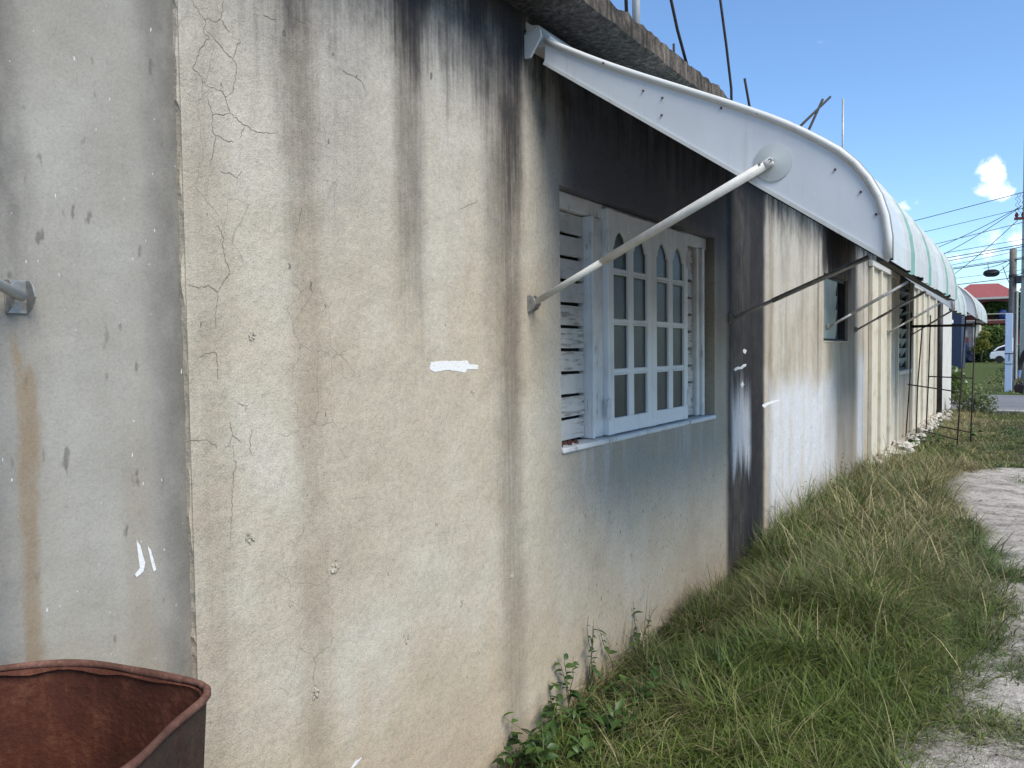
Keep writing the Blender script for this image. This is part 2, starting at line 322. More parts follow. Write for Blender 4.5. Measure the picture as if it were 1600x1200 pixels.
def ground_soil():
    n = NT('soil'); P = n.pos(); bl = n.noise(P, .35, 6.0, .62); m = n.noise(P, 6.0, 6.0, .7); g = n.noise(P, 60.0, 4.0, .7)
    Y = n.sep(P)[1]
    col = n.ramp(n.add(n.mul(m, .6), n.mul(g, .4)), [(.34, (.035, .028, .018)), (.52, (.085, .068, .045)), (.68, (.17, .145, .105))])
    gr = n.ramp(n.add(n.mul(m, .6), n.mul(g, .4)), [(.34, (.03, .045, .012)), (.52, (.065, .09, .025)), (.68, (.16, .15, .065))])
    col = n.mix(n.mr(n.add(Y, n.mul(bl, 6.0)), 24.0, 29.0), col, gr)
    return n.out(col, .97, n.bump(n.add(n.mul(m, 3.0), g), .8, .02), spec=.1)

def path_marl():
    n = NT('worn_marl'); P = n.pos(); X, Y, Z = n.sep(P)
    wv = n.comb(n.mul(X, .8), n.mul(Y, 1.3), 0.0)
    bl = n.noise(wv, 1.7, 6.0, .62); m = n.noise(n.comb(n.mul(X, 5.0), n.mul(Y, 7.0), 2.0), 1.0, 7.0, .72); g = n.noise(P, 120.0, 4.0, .7); sk = n.noise(P, 32.0, 4.0, .7)
    f = n.add(n.mul(bl, .35), n.add(n.mul(m, .38), n.mul(sk, .30)))
    col = n.ramp(f, [(.38, (.11, .10, .088)), (.45, (.25, .228, .195)), (.51, (.41, .38, .335)), (.58, (.55, .515, .46)), (.70, (.64, .61, .555))])
    col = n.mixmul(1.0, col, n.ramp(g, [(.3, (.65, .65, .65)), (.55, (1, 1, 1)), (.75, (1.25, 1.25, 1.25))]))
    col = n.mix(n.mul(n.mr(Y, 9.0, 12.5), .0), col, (.2, .2, .2, 1))
    return n.out(col, .95, n.bump(n.add(n.mul(bl, 6.0), n.add(n.mul(m, 5.0), n.add(n.mul(sk, 1.6), g))), .9, .012), spec=.15)

def road_asphalt():
    n = NT('asphalt'); P = n.pos(); a = n.noise(P, 1.1, 5.0, .6); g = n.noise(P, 40.0, 3.0, .6)
    col = n.ramp(n.add(n.mul(a, .5), n.mul(g, .5)), [(.35, (.115, .115, .12)), (.65, (.21, .21, .215))])
    return n.out(col, .9, n.bump(g, .5, .01), spec=.2)

def veg(name, trans=(.10, .16, .03)):
    n = NT(name); c = n.attr('Col'); a = n.noise(n.pos(), 9.0, 3.0)
    col = n.mixmul(1.0, c, n.ramp(a, [(.3, (.75, .75, .75)), (.7, (1.2, 1.2, 1.2))]))
    return n.out(col, .55, None, spec=.35, trans=col)
def leafmat(name, c, c2):
    n = NT(name); r = n.rnd(); o = n.obj(); a = n.noise(o, 30.0, 3.0)
    col = n.mix(r, tuple(c)+(1,), tuple(c2)+(1,)); ox = n.sep(o)
    vein = n.mr(n.ma('ABSOLUTE', ox[0]), 0.0, .0022, 1.0, 0.0)
    col = n.mixmul(1.0, col, n.ramp(a, [(.3, (.75, .75, .75)), (.7, (1.2, 1.2, 1.2))])); col = n.mix(n.mul(vein, .35), col, (.2, .26, .1, 1))
    return n.out(col, .42, n.bump(a, .3, .002), spec=.45, trans=col)

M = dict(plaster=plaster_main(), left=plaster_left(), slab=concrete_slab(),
    panel=panel_paint(), white=painted('white_painted_metal', (.64, .66, .68), .2), hood=painted('hood_metal', (.47, .50, .50), .35), green=painted('pale_green_metal', (.20, .37, .33), .35), trim=painted('trim_metal', (.56, .57, .55), .4),
    under=simple('grimy_shaded_underside', (.05, .05, .05), .8, 0, .5), galv=simple('galvanised_tube', (.40, .40, .38), .45, .35, .25, 30), pipew=simple('dull_white_tube', (.54, .54, .51), .45, .0, .18, 24),  # awning underside: grime plus the shade inside, painted near-black
    dark=simple('dark_rail', (.03, .031, .034), .6, .2, .4), steel=simple('worn_steel', (.30, .30, .29), .45, .6, .4, 60), bright=simple('bright_bolt', (.75, .75, .74), .25, .9, .1, 60),
    wood=peeling_wood('peeling_board', .30), frame=frame_paint(), casement=painted('casement_paint', (.70, .72, .73), .24, .5, (.27, .25, .21)),
    glass=glass_obscure(), rebar=simple('rusty_rebar', (.035, .028, .026), .85, 0, .4, 40), rust=rust('drum_rust'), rim=rust('rim_rust', (.045, .02, .015), (.105, .05, .036), (.24, .13, .10)), drumout=rust('drum_outside', (.022, .013, .010), (.065, .034, .022), (.18, .11, .055), (.032, .028, .022)),
    soil=ground_soil(), path=path_marl(), road=road_asphalt(), grass=veg('grass_blades'), leafy=veg('foliage'),
    leaf=leafmat('weed_leaf', (.025, .066, .016), (.075, .135, .028)), leafd=leafmat('dull_weed_leaf', (.05, .085, .035), (.09, .12, .05)), stem=simple('weed_stem', (.10, .12, .045), .7), bark=simple('bark', (.13, .105, .08), .9, 0, .4),
    cream=painted('cream_plaster', (.52, .48, .385), .5, .8, (.2, .17, .13)), creamw=painted('white_plaster', (.54, .525, .475), .35, .8), rubble=simple('pale_rubble', (.44, .41, .36), .95, 0, .35, 14), paint=daub_paint(),
    crack=simple('crack_dirt', (.13, .115, .09), .95), chip=simple('crusted_mortar', (.36, .33, .27), .95, 0, .5, 80), void=simple('dark_interior', (.012, .012, .014), .9), louvre=painted('frosted_louvre', (.26, .34, .34), .25, .3),
    polewood=simple('pole_wood', (.15, .135, .12), .9, 0, .35, 10), blue=painted('pale_blue_post', (.42, .52, .68), .2, .6), wire=simple('cable_black', (.022, .022, .026), .6),
    redroof=painted('red_tile', (.27, .06, .055), .5, .6), maroon=simple('maroon_wall', (.16, .045, .04), .8), navy=simple('navy_wall', (.022, .035, .075), .7), greywall=simple('grey_wall', (.20, .185, .18), .9, 0, .3, 3), car=simple('car_white', (.72, .73, .75), .25, 0, .02), carglass=simple('car_glass', (.02, .022, .026), .1), tyre=simple('tyre', (.02, .02, .02), .8), bluetank=simple('blue_plastic', (.03, .07, .24), .5),
    black=simple('black_cloth', (.012, .012, .015), .9), jeans=simple('blue_denim', (.13, .20, .38), .9), skin=simple('skin', (.12, .065, .042), .6), stone=simple('block_stone', (.33, .31, .28), .95, 0, .35, 8), pebble=simple('pebble', (.27, .25, .22), .95, 0, .4, 30), conc=simple('kerb_concrete', (.42, .40, .34), .9))

# ------------------------------------------------------------------ mesh helpers
class MB:
    def __init__(s): s.v = []; s.f = []
    def add(s, vs, fs):
        k = len(s.v); s.v += [tuple(v) for v in vs]; s.f += [tuple(i+k for i in f) for f in fs]; return s
    def box(s, x0, x1, y0, y1, z0, z1):
        return s.add([(x, y, z) for x in (x0, x1) for y in (y0, y1) for z in (z0, z1)], [(0, 1, 3, 2), (4, 6, 7, 5), (0, 4, 5, 1), (2, 3, 7, 6), (0, 2, 6, 4), (1, 5, 7, 3)])
    def obox(s, c, ax, ay, az):
        c, ax, ay, az = map(Vector, (c, ax, ay, az))
        return s.add([c+ax*i+ay*j+az*k for i in (-1, 1) for j in (-1, 1) for k in (-1, 1)], [(0, 1, 3, 2), (4, 6, 7, 5), (0, 4, 5, 1), (2, 3, 7, 6), (0, 2, 6, 4), (1, 5, 7, 3)])
    def tube(s, pts, rad, n=8, cap=True):
        pts = [Vector(p) for p in pts]; m = len(pts); rad = rad if isinstance(rad, (list, tuple)) else [rad]*m
        k = len(s.v); d0 = (pts[1]-pts[0]).normalized(); a = d0.orthogonal().normalized()
        for i, p in enumerate(pts):
            d = (pts[min(i+1, m-1)]-pts[max(i-1, 0)]).normalized(); a = (a-d*a.dot(d)).normalized(); b = d.cross(a)
            for j in range(n):
                t = 2*math.pi*j/n; s.v.append(tuple(p+(a*math.cos(t)+b*math.sin(t))*rad[i]))
        for i in range(m-1):
            for j in range(n): s.f.append((k+i*n+j, k+i*n+(j+1) % n, k+(i+1)*n+(j+1) % n, k+(i+1)*n+j))
        if cap: s.f.append(tuple(k+j for j in range(n))[::-1]); s.f.append(tuple(k+(m-1)*n+j for j in range(n)))
        return s
    def prism(s, poly, lo, hi, axis='y'):
        # poly: 2D points; extruded between lo and hi on the axis
        n = len(poly)
        def P(q, t): return (q[0], t, q[1]) if axis == 'y' else ((t, q[0], q[1]) if axis == 'x' else (q[0], q[1], t))
        vs = [P(q, lo) for q in poly]+[P(q, hi) for q in poly]
        fs = [tuple(range(n))[::-1], tuple(range(n, 2*n))]+[(i, (i+1) % n, n+(i+1) % n, n+i) for i in range(n)]
        return s.add(vs, fs)
    def sphere(s, c, r, nu=10, nv=7, jit=0.0):
        k = len(s.v); r = r if isinstance(r, (tuple, list)) else (r, r, r)
        for i in range(nv+1):
            t = math.pi*i/nv
            for j in range(nu):
                p = 2*math.pi*j/nu; q = 1+random.uniform(-jit, jit)
                s.v.append((c[0]+r[0]*q*math.sin(t)*math.cos(p), c[1]+r[1]*q*math.sin(t)*math.sin(p), c[2]+r[2]*q*math.cos(t)))
        for i in range(nv):
            for j in range(nu): s.f.append((k+i*nu+j, k+(i+1)*nu+j, k+(i+1)*nu+(j+1) % nu, k+i*nu+(j+1) % nu))
        return s
    def mesh(s, name, mat, smooth=False):
        me = bpy.data.meshes.new(name); me.from_pydata(s.v, [], s.f); me.materials.append(M[mat] if isinstance(mat, str) else mat)
        bm = bmesh.new(); bm.from_mesh(me); bmesh.ops.recalc_face_normals(bm, faces=bm.faces); bm.to_mesh(me); bm.free()
        if smooth: me.polygons.foreach_set('use_smooth', [True]*len(me.polygons))
        return me
    def build(s, name, mat, parent=None, smooth=False, bevel=0.0, seg=1, label=None):
        o = put(name, s.mesh(name, mat, smooth), parent)
        if bevel:
            b = o.modifiers.new('bevel', 'BEVEL'); b.width = bevel; b.segments = seg; b.limit_method = 'ANGLE'; b.angle_limit = math.radians(40)
        if label: o['label'] = label
        return o
def put(name, me, parent=None, mw=None):
    o = bpy.data.objects.new(name, me); COL.objects.link(o)
    if parent is not None:
        o.parent = parent
        pm = parent.matrix_basis if parent.parent is None else parent.parent.matrix_basis @ parent.matrix_basis
        o.matrix_parent_inverse = pm.inverted()
    if mw is not None: o.matrix_basis = mw
    return o
def thing(name, label, cat, loc=(0, 0, 0), group=None):
    o = bpy.data.objects.new(name, None); COL.objects.link(o); o.location = loc; o.empty_display_size = .1
    return tag(o, label, cat, group)
def tag(o, label=None, cat=None, group=None, kind=None):
    for k, v in (('label', label), ('category', cat), ('group', group), ('kind', kind)):
        if v: o[k] = v
    return o
def smooth(o):
    o.data.polygons.foreach_set('use_smooth', [True]*len(o.data.polygons)); return o
def fast_mesh(name, V, F, mat, col=None):
    # V (n,3) float, F (m,k) int with a constant k
    me = bpy.data.meshes.new(name); V = np.asarray(V, np.float32); F = np.asarray(F, np.int32); m, k = F.shape
    me.vertices.add(len(V)); me.vertices.foreach_set('co', V.ravel()); me.loops.add(m*k); me.loops.foreach_set('vertex_index', F.ravel())
    me.polygons.add(m); me.polygons.foreach_set('loop_start', np.arange(0, m*k, k, dtype=np.int32))
    me.update(calc_edges=True); me.materials.append(M[mat])
    if col is not None:
        a = me.attributes.new('Col', 'FLOAT_COLOR', 'POINT'); a.data.foreach_set('color', np.c_[np.asarray(col, np.float32), np.ones(len(V), np.float32)].ravel())
    return me
def vnoise(x, y, seed=0):
    x = np.asarray(x, float); y = np.asarray(y, float); xi = np.floor(x).astype(np.int64); yi = np.floor(y).astype(np.int64); u = x-xi; v = y-yi; u = u*u*(3-2*u); v = v*v*(3-2*v)
    def h(a, b):
        q = (a*374761393+b*668265263+seed*1442695041) & 0xffffffff; q = ((q ^ (q >> 13))*1274126177) & 0xffffffff; return ((q ^ (q >> 16)) & 0xffff)/65535.0
    return (h(xi, yi)*(1-u)+h(xi+1, yi)*u)*(1-v)+(h(xi, yi+1)*(1-u)+h(xi+1, yi+1)*u)*v

# ================================================================== setting
def grid_sheet(name, xs, ys, zf, mat, kind='structure', label=None):
    X, Y = np.meshgrid(xs, ys, indexing='ij'); Z = zf(X, Y); V = np.c_[X.ravel(), Y.ravel(), Z.ravel()]
    nx, ny = X.shape; i = np.arange(nx-1)[:, None]*ny+np.arange(ny-1)[None]; F = np.stack([i, i+ny, i+ny+1, i+1], -1).reshape(-1, 4)
    o = put(name, fast_mesh(name, V, F, mat)); smooth(o); return tag(o, label, None, None, kind)
gx = np.r_[np.linspace(-700, -12, 20), np.linspace(-10, 10, 60), np.linspace(12, 700, 20)]; gy = np.r_[np.linspace(-60, -3, 12), np.linspace(-2.5, 20, 80), np.linspace(22, 110, 40), np.linspace(120, 1400, 20)]
grid_sheet('ground', gx, gy, lambda X, Y: (vnoise(X*1.3, Y*1.3, 3)-.5)*.05*(np.abs(X) < 9)*(Y < 19.5)*(Y > -2)-.03, 'soil', label='bare soil ground around the house')
# the path: irregular left edge where the grass begins
def path_left(y):
    return np.interp(y, [-3, 2, 3, 3.6, 4.5, 5.4, 6.3, 7.3, 8.3, 8.9, 9.6, 10.3, 10.7], [1.6, 1.52, 1.44, 1.42, 1.42, 1.52, 1.46, 1.22, 1.02, .88, .84, .95, 1.15])
ys = np.linspace(-3, 11.0, 240); us = np.linspace(0, 1, 70)
U, Yg = np.meshgrid(us, ys, indexing='ij'); XL = path_left(Yg)-.22+(vnoise(Yg*3, Yg*0+2, 5)-.5)*.2; Xg = XL+U*(6.0-XL)
Zg = .006+(vnoise(Xg*2.2, Yg*1.3, 8)-.5)*.05+(vnoise(Xg*9, Yg*7, 9)-.5)*.016-.03*(U < .01)
Ye = Yg+(vnoise(Xg*2.5, Xg*0, 4)-.5)*.7*(Yg > 10.9)
i = np.arange(69)[:, None]*240+np.arange(239)[None]; F = np.stack([i, i+240, i+241, i+1], -1).reshape(-1, 4)
tag(smooth(put('path', fast_mesh('path', np.c_[Xg.ravel(), Ye.ravel(), Zg.ravel()], F, 'path'))), 'worn pale marl path beside the grass', None, None, 'structure')
# gravel track continuing to the right
grid_sheet('track', np.linspace(1.55, 6, 30), np.linspace(10.3, 17.0, 60), lambda X, Y: .002+(vnoise(X*3, Y*3, 12)-.5)*.03-.06*(X < 1.56), 'path', label='gravel track running on from the path')
grid_sheet('road', np.linspace(-120, 120, 30), np.linspace(20.6, 27.4, 8), lambda X, Y: .012+0*X, 'road', label='grey asphalt road crossing behind the house')
tag(MB().box(.95, 60, 20.2, 20.55, -.05, .05).build('kerb', 'conc', bevel=.01), 'low pale kerb along the near road edge', None, None, 'structure')

# ================================================================== the house
house = thing('house', 'long low plastered house with mould-streaked walls and flat concrete roof', 'house')
OPEN = [(2.745, 4.62, 1.062, 2.172, .11), (7.65, 8.82, 1.546, 2.20, .085), (12.40, 13.85, 1.14, 2.42, .10)]
def wall_mesh(name, y0, y1, z0, z1, opens, mat, x=0.0):
    cy = sorted(set([y0, y1]+[o[0] for o in opens]+[o[1] for o in opens])); cz = sorted(set([z0, z1]+[o[2] for o in opens]+[o[3] for o in opens])); mb = MB()
    for a, b in zip(cy, cy[1:]):
        for c, d in zip(cz, cz[1:]):
            if any(o[0] <= a < o[1] and o[2] <= c < o[3] for o in opens): continue
            mb.add([(x, a, c), (x, b, c), (x, b, d), (x, a, d)], [(0, 1, 2, 3)])
    for a, b, c, d, dep in opens:
        for q in ([(a, c), (b, c)], [(b, c), (b, d)], [(b, d), (a, d)], [(a, d), (a, c)]):
            mb.add([(x, *q[0]), (x, *q[1]), (x-dep, *q[1]), (x-dep, *q[0])], [(0, 1, 2, 3)])
        mb.add([(x-dep, a, c), (x-dep, b, c), (x-dep, b, d), (x-dep, a, d)], [(0, 1, 2, 3)])
    me = bpy.data.meshes.new(name); me.from_pydata(mb.v, [], mb.f); me.materials.append(M[mat])
    bm = bmesh.new(); bm.from_mesh(me); bmesh.ops.remove_doubles(bm, verts=bm.verts, dist=1e-5); bm.to_mesh(me); bm.free()
    return put(name, me, house)
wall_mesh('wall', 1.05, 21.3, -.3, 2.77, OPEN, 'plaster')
# rounded, slightly broken arris and the return on to the set-back wall
mb = MB(); zs = np.linspace(-.3, 2.77, 150); prof = []
for z in zs:
    j = (vnoise(z*9, 0.3, 2)-.5)*.012+(vnoise(z*40, 1.3, 3)-.5)*.008
    if .6 < z < .95: j += .008*abs(math.sin(z*60))
    prof.append([(.0005, 1.0585, z), (-.006+j*.3, 1.049+j, z), (-.02, 1.047+j*.5, z)])
for i in range(len(zs)-1):
    for k in range(2): mb.add([prof[i][k], prof[i][k+1], prof[i+1][k+1], prof[i+1][k]], [(0, 1, 2, 3)])
mb.build('wall_edge', 'plaster', house)
MB().add([(-.018, -4, -.3), (-.018, 1.06, -.3), (-.018, 1.06, 2.77), (-.018, -4, 2.77)], [(0, 1, 2, 3)]).build('set_back_wall', 'left', house, label='smoother grey set-back wall section')
MB().add([(0, 21.3, -.3), (-8, 21.3, -.3), (-8, 21.3, 2.77), (0, 21.3, 2.77)], [(0, 1, 2, 3)]).build('end_wall', 'creamw', house)
# roof slab with a ragged edge
ysl = np.r_[np.arange(-4, 8, .035), np.arange(8, 21.6, .12)]; mb = MB(); rows = []
for y in ysl:
    a, b, c = [(vnoise(y*14+q*31, q*7.7, 20+q)-.5) for q in range(3)]; e = (vnoise(y*45, 2.2, 31)-.5)
    zt = 2.868+a*.02+e*.016+(vnoise(y*2.2, 4, 6)-.5)*.02
    rows.append([(-8, y, 2.768), (-.02, y, 2.768), (.215, y, 2.762+c*.006), (.236+b*.01, y, 2.772+c*.012), (.234+a*.010+e*.006, y, 2.82+e*.004), (.232+b*.012, y, zt-.012), (.205+c*.02, y, zt), (-8, y, zt+.01)])
for i in range(len(rows)-1):
    for k in range(7): mb.add([rows[i][k], rows[i][k+1], rows[i+1][k+1], rows[i+1][k]], [(0, 1, 2, 3)])
mb.build('roof_slab', 'slab', house, label='black-moulded concrete roof edge')

# ---- shuttered window
win = MB()
win.box(-.108, -.052, 2.747, 4.618, 2.100, 2.170); win.box(-.108, -.045, 3.085, 3.215, 1.092, 2.098); win.box(-.108, -.05, 4.452, 4.540, 1.092, 2.098)
win.box(-.108, -.05, 4.228, 4.245, 1.092, 2.098)
window = win.build('window', 'frame', house, bevel=.004, label='white peeling timber window with louvres and arched casements')
MB().box(-.109, .012, 2.7475, 4.6175, 1.064, 1.088).build('sill', 'frame', window, bevel=.006)
MB().box(-.1095, -.1085, 2.746, 4.619, 1.063, 2.171).build('backing', 'void', window)
mb = MB()
for q in range(26): mb.sphere((random.uniform(-.08, -.02), random.uniform(2.76, 2.98), 1.090), random.uniform(.004, .012), 5, 4, .4)
tag(mb.build('sill_debris', 'rim', window), kind='stuff')
MB().box(-.045, -.028, 3.085, 3.100, 1.092, 2.098).build('frame_bead', 'frame', window, bevel=.003)
MB().box(-.05, -.034, 4.50, 4.5395, 1.092, 2.098).build('frame_bead', 'frame', window, bevel=.003)
def board_mesh(L, hgt):
    mb = MB(); n = 6
    for i in range(n):
        a, b = -L/2+L*i/n, -L/2+L*(i+1)/n
        mb.add([(-.006, a, -hgt/2), (.006, a, -hgt/2), (.006, a, hgt/2), (-.006, a, hgt/2), (-.006, b, -hgt/2), (.006, b, -hgt/2), (.006, b, hgt/2), (-.006, b, hgt/2)], [(0, 1, 5, 4), (1, 2, 6, 5), (2, 3, 7, 6), (3, 0, 4, 7)]+([(0, 3, 2, 1)] if i == 0 else [])+([(4, 5, 6, 7)] if i == n-1 else []))
    me = mb.mesh('louvre_board', 'wood'); return me
for (a, b) in ((2.750, 3.083), (4.247, 4.450)):
    me = board_mesh(b-a-.004, .0865)
    for k in range(10):
        z = 1.095+.1005*(k+.5)
        tlt = math.radians(random.uniform(-4.5, -1.5)); mw = Matrix.Translation((-.082+random.uniform(-.003, .003), (a+b)/2, z)) @ Euler((random.uniform(-.012, .012), tlt, 0)).to_matrix().to_4x4()
        o = put('louvre_board', me, window, mw)
def arch(y0, y1, zs_, zt):
    # ogee-shouldered head from spring zs_ to tip zt
    c = (y0+y1)/2; hw = (y1-y0)/2; pts = [(y0, zs_), (y0+hw*.16, zs_+(zt-zs_)*.06), (y0+hw*.22, zs_+(zt-zs_)*.30), (y0+hw*.45, zs_+(zt-zs_)*.66), (c-hw*.12, zt-.004), (c, zt)]
    return pts+[(2*c-a, b) for a, b in pts[-2::-1]]
ZR = [1.172, 1.375, 1.405, 1.612, 1.642, 1.850, 1.880]
for a in (3.218, 3.722):
    b = a+.500; st = .058; pw = .162; m0 = a+st+pw; m1 = m0+.060; cols = ((a+st, m0), (m1, b-st)); mb = MB(); X0, X1 = -.058, -.018
    mb.box(X0, X1, a, a+st, 1.094, 2.150); mb.box(X0, X1, b-st, b, 1.094, 2.150); mb.box(X0+.001, X1-.001, m0, m1, 1.172, 2.06)
    mb.box(X0+.0015, X1-.0015, a+st, b-st, 1.0955, 1.172)
    for k in (1, 3, 5): mb.box(X0+.002, X1-.003, a+st, b-st, ZR[k], ZR[k+1])
    for (p, q) in cols:
        ar = arch(p, q, 1.975, 2.058); mb.prism(ar+[(q, 2.1485), (p, 2.1485)], X0+.0025, X1-.0015, 'x')
    mb.prism([(m0, 2.06), (m1, 2.06), (m1, 2.1485), (m0, 2.1485)], X0+.0025, X1-.0015, 'x')
    cs = mb.build('casement', 'casement', window, bevel=.0035)
    for (p, q) in cols:
        for k in (1, 3, 5): MB().box(X1-.006, X1+.004, p-.006, q+.006, ZR[k]-.001, ZR[k]+.008).build('glazing_bead', 'casement', window, bevel=.002)
    for (p, q) in cols:
        for (z0, z1) in ((1.168, 1.379), (1.401, 1.616), (1.638, 1.854), (1.876, 2.062)):
            MB().box(-.036, -.032, p-.004, q+.004, z0, z1).build('glass_pane', 'glass', window)
    hy = a-.003 if a < 3.5 else b+.003
    for z in (1.22, 2.00):
        hb = MB().tube([(-.012, hy, z-.05), (-.012, hy, z+.05)], .006, 8); hb.box(-.018, -.013, hy-.022, hy+.022, z-.045, z+.045); hb.build('hinge', 'frame', window)

# ---- far windows with glass louvres
for (y0, y1, z0, z1, dep), nb, ang in ((OPEN[1], 4, 5), (OPEN[2], 8, 30)):
    mb = MB(); mb.box(-dep+.002, -dep+.06, y0+.002, y0+.04, z0+.002, z1-.002); mb.box(-dep+.002, -dep+.06, y1-.04, y1-.002, z0+.002, z1-.002)
    mb.box(-dep+.003, -dep+.055, y0+.04, y1-.04, z1-.035, z1-.003); mb.box(-dep+.003, -dep+.055, y0+.04, y1-.04, z0+.003, z0+.03)
    ym = (y0+y1)/2; mb.box(-dep+.004, -dep+.05, ym+.18, ym+.22, z0+.03, z1-.035)
    wn = mb.build('window', 'dark', house, label='small recessed window of frosted glass louvres' if nb == 4 else 'tall recessed window of tilted glass louvres')
    MB().box(-dep-.0005, -dep+.0008, y0+.001, y1-.001, z0+.001, z1-.001).build('backing', 'void', wn)
    hh = (z1-z0-.08)/nb
    for sp_ in ((y0+.045, ym+.175), (ym+.225, y1-.045)):
        if nb == 4 and sp_[0] > ym: continue
        for k in range(nb):
            zc = z0+.04+hh*(k+.5); an = math.radians(ang if nb == 4 or k < 4 else random.choice((30, 62, 70)))
            mb = MB().obox((0, 0, 0), (.003, 0, 0), (0, (sp_[1]-sp_[0])/2, 0), (0, 0, hh*.52))
            mb.build('glass_louvre', 'louvre', wn).matrix_basis = Matrix.Translation((-dep+.045, (sp_[0]+sp_[1])/2, zc)) @ Euler((0, an, 0)).to_matrix().to_4x4()
    MB().box(-dep+.002, .006 if nb == 4 else .05, y0+.0015 if nb == 4 else y0-.04, y1-.0015 if nb == 4 else y1+.04, z0+.0008 if nb == 4 else z0-.06, z0+.0125 if nb == 4 else z0-.0015).build('sill', 'cream', wn, bevel=.003)
# ---- cream fins and the far pilaster
for y in (10.08, 10.76, 11.54, 12.30, 14.00, 14.72, 15.55, 16.45, 17.75):
    MB().box(.0015, .05, y, y+.085, .12, 2.46).build('concrete_fin', 'cream', house, bevel=.006)
for a, b in ((10.05, 12.39), (13.97, 17.85)): MB().box(.002, .055, a, b, 2.462, 2.53).build('fin_head', 'creamw', house, bevel=.006)
for a, b in ((10.166, 10.759), (10.846, 11.539), (11.626, 12.299), (14.086, 14.719), (14.806, 15.549), (15.636, 16.449), (16.536, 17.749)):
    MB().box(-.02, .008, a, b, .12, 2.4605).build('fin_panel', 'cream', house)
MB().box(-.02, .07, 18.75, 21.28, -.1, 2.755).build('pilaster', 'creamw', house, bevel=.01, label='white pilaster at the far corner')
MB().tube([(.07, 18.35, -.05), (.07, 18.35, 2.7)], .05, 10).build('drain_pipe', 'dark', house, smooth=True)
mb = MB()
for i in range(170):
    y = random.uniform(9.9, 19.0); r = random.uniform(.03, .075); mb.sphere((random.uniform(.02, .30), y, random.uniform(-.02, .14)), (r, r*1.3, r*.8), 6, 4, .3)
mb.box(.001, .15, 9.95, 18.6, -.1, .10)
tag(mb.build('rubble_plinth', 'rubble', house), kind='stuff')

# ---- cracks, daubs of paint and mortar crusts on the near wall
def wpt(px, py, x=0.0):
    d = f_ + r_*((px-800)/1200) + u_*((600-py)/1200); t = (x-D)/d.x
    return (t*d.y, H+t*d.z)
def z1(x, y): return (270+x*.375, y*.375)
CR = [[(75, 0), (135, 85), (130, 140), (150, 150), (100, 235), (82, 285), (120, 320), (125, 385)], [(210, 0), (200, 75), (185, 90), (150, 78), (135, 85)], [(200, 80), (238, 135)],
      [(135, 122), (190, 180), (215, 215), (262, 260), (265, 300), (250, 385), (220, 405)], [(120, 340), (160, 365), (205, 378), (222, 420), (238, 470), (300, 522), (345, 547), (432, 560)], [(238, 472), (165, 480)],
      [(145, 395), (150, 435), (165, 480), (165, 545), (180, 568), (165, 650), (158, 690)], [(300, 525), (280, 572)], [(180, 562), (215, 583), (255, 592)], [(250, 240), (262, 205), (282, 170)],
      [(200, 715), (245, 725), (268, 742), (268, 765)], [(268, 740), (285, 712)], [(690, 285), (760, 320), (790, 345), (806, 385)], [(205, 960), (210, 1050), (228, 1100), (238, 1140), (205, 1180)], [(180, 940), (205, 965)],
      [(375, 60), (405, 78), (430, 82)], [(505, 70), (530, 92), (552, 97)], [(510, 980), (540, 860)], [(1195, 872), (1270, 838)]]
def z2(x, y): return (270+x*.375, 400+y*.375)
CR2 = [[(60, 118), (100, 130), (150, 122), (185, 150), (190, 170)], [(185, 150), (215, 105), (238, 75)], [(100, 430), (140, 405), (180, 402), (188, 460), (185, 515)], [(40, 775), (75, 768), (140, 765), (175, 785), (185, 800)], [(270, 615), (310, 622), (300, 648)],
       [(240, 690), (248, 745), (235, 790), (215, 800)], [(248, 745), (290, 780)], [(250, 790), (262, 870), (250, 950), (245, 1060), (238, 1190)], [(330, 720), (320, 770), (325, 830)], [(190, 165), (178, 240), (175, 300)]]
def crack(pts, w0):
    P = [wpt(*p) for p in pts]; out = []
    for (a, b) in zip(P, P[1:]):
        L = math.hypot(b[0]-a[0], b[1]-a[1]); n = max(2, int(L/.006)); nx, nz = -(b[1]-a[1])/L, (b[0]-a[0])/L
        for i in range(n):
            t = i/n; j = random.gauss(0, .0016)*(0 < i); out.append((a[0]+(b[0]-a[0])*t+nx*j, a[1]+(b[1]-a[1])*t+nz*j))
    out.append(P[-1]); mb = MB(); m = len(out)
    for i, (y, z) in enumerate(out):
        a, b = out[max(i-1, 0)], out[min(i+1, m-1)]; L = math.hypot(b[0]-a[0], b[1]-a[1]) or 1; nx, nz = -(b[1]-a[1])/L, (b[0]-a[0])/L
        ww = w0*(.35+.65*random.random())*(.25+.75*math.sin(math.pi*(i+.5)/m)**.5); mb.v += [(.0007, y-nx*ww, z-nz*ww), (.0007, y+nx*ww, z+nz*ww)]
        if i: mb.f.append((2*i-2, 2*i-1, 2*i+1, 2*i))
    return mb
for c in CR: crack([z1(*p) for p in c], .0010).build('plaster_crack', 'crack', house)
for c in CR2: crack([z2(*p) for p in c], .0009).build('plaster_crack', 'crack', house)
def daub(poly, x=.0012, sub=8, jit=.0007):
    pts = []
    for p, q in zip(poly, poly[1:]+poly[:1]):
        for k in range(sub): t = k/sub; pts.append((p[0]+(q[0]-p[0])*t, p[1]+(q[1]-p[1])*t))
    P = [wpt(*p, x) for p in pts]; P = [(a+random.gauss(0, jit), b+random.gauss(0, jit)) for a, b in P]
    return MB().prism(P, x-.0011, x, 'x')
daub([(673, 566), (690, 564), (722, 564), (730, 563), (733, 569), (747, 570), (747, 577), (730, 577), (727, 582), (700, 578), (678, 581), (672, 577)]).build('paint_daub', 'paint', house, label='white brushed paint dash on the wall')
daub([(548, 1200), (556, 1190), (566, 1183), (560, 1192), (552, 1200)]).build('paint_daub', 'paint', house)
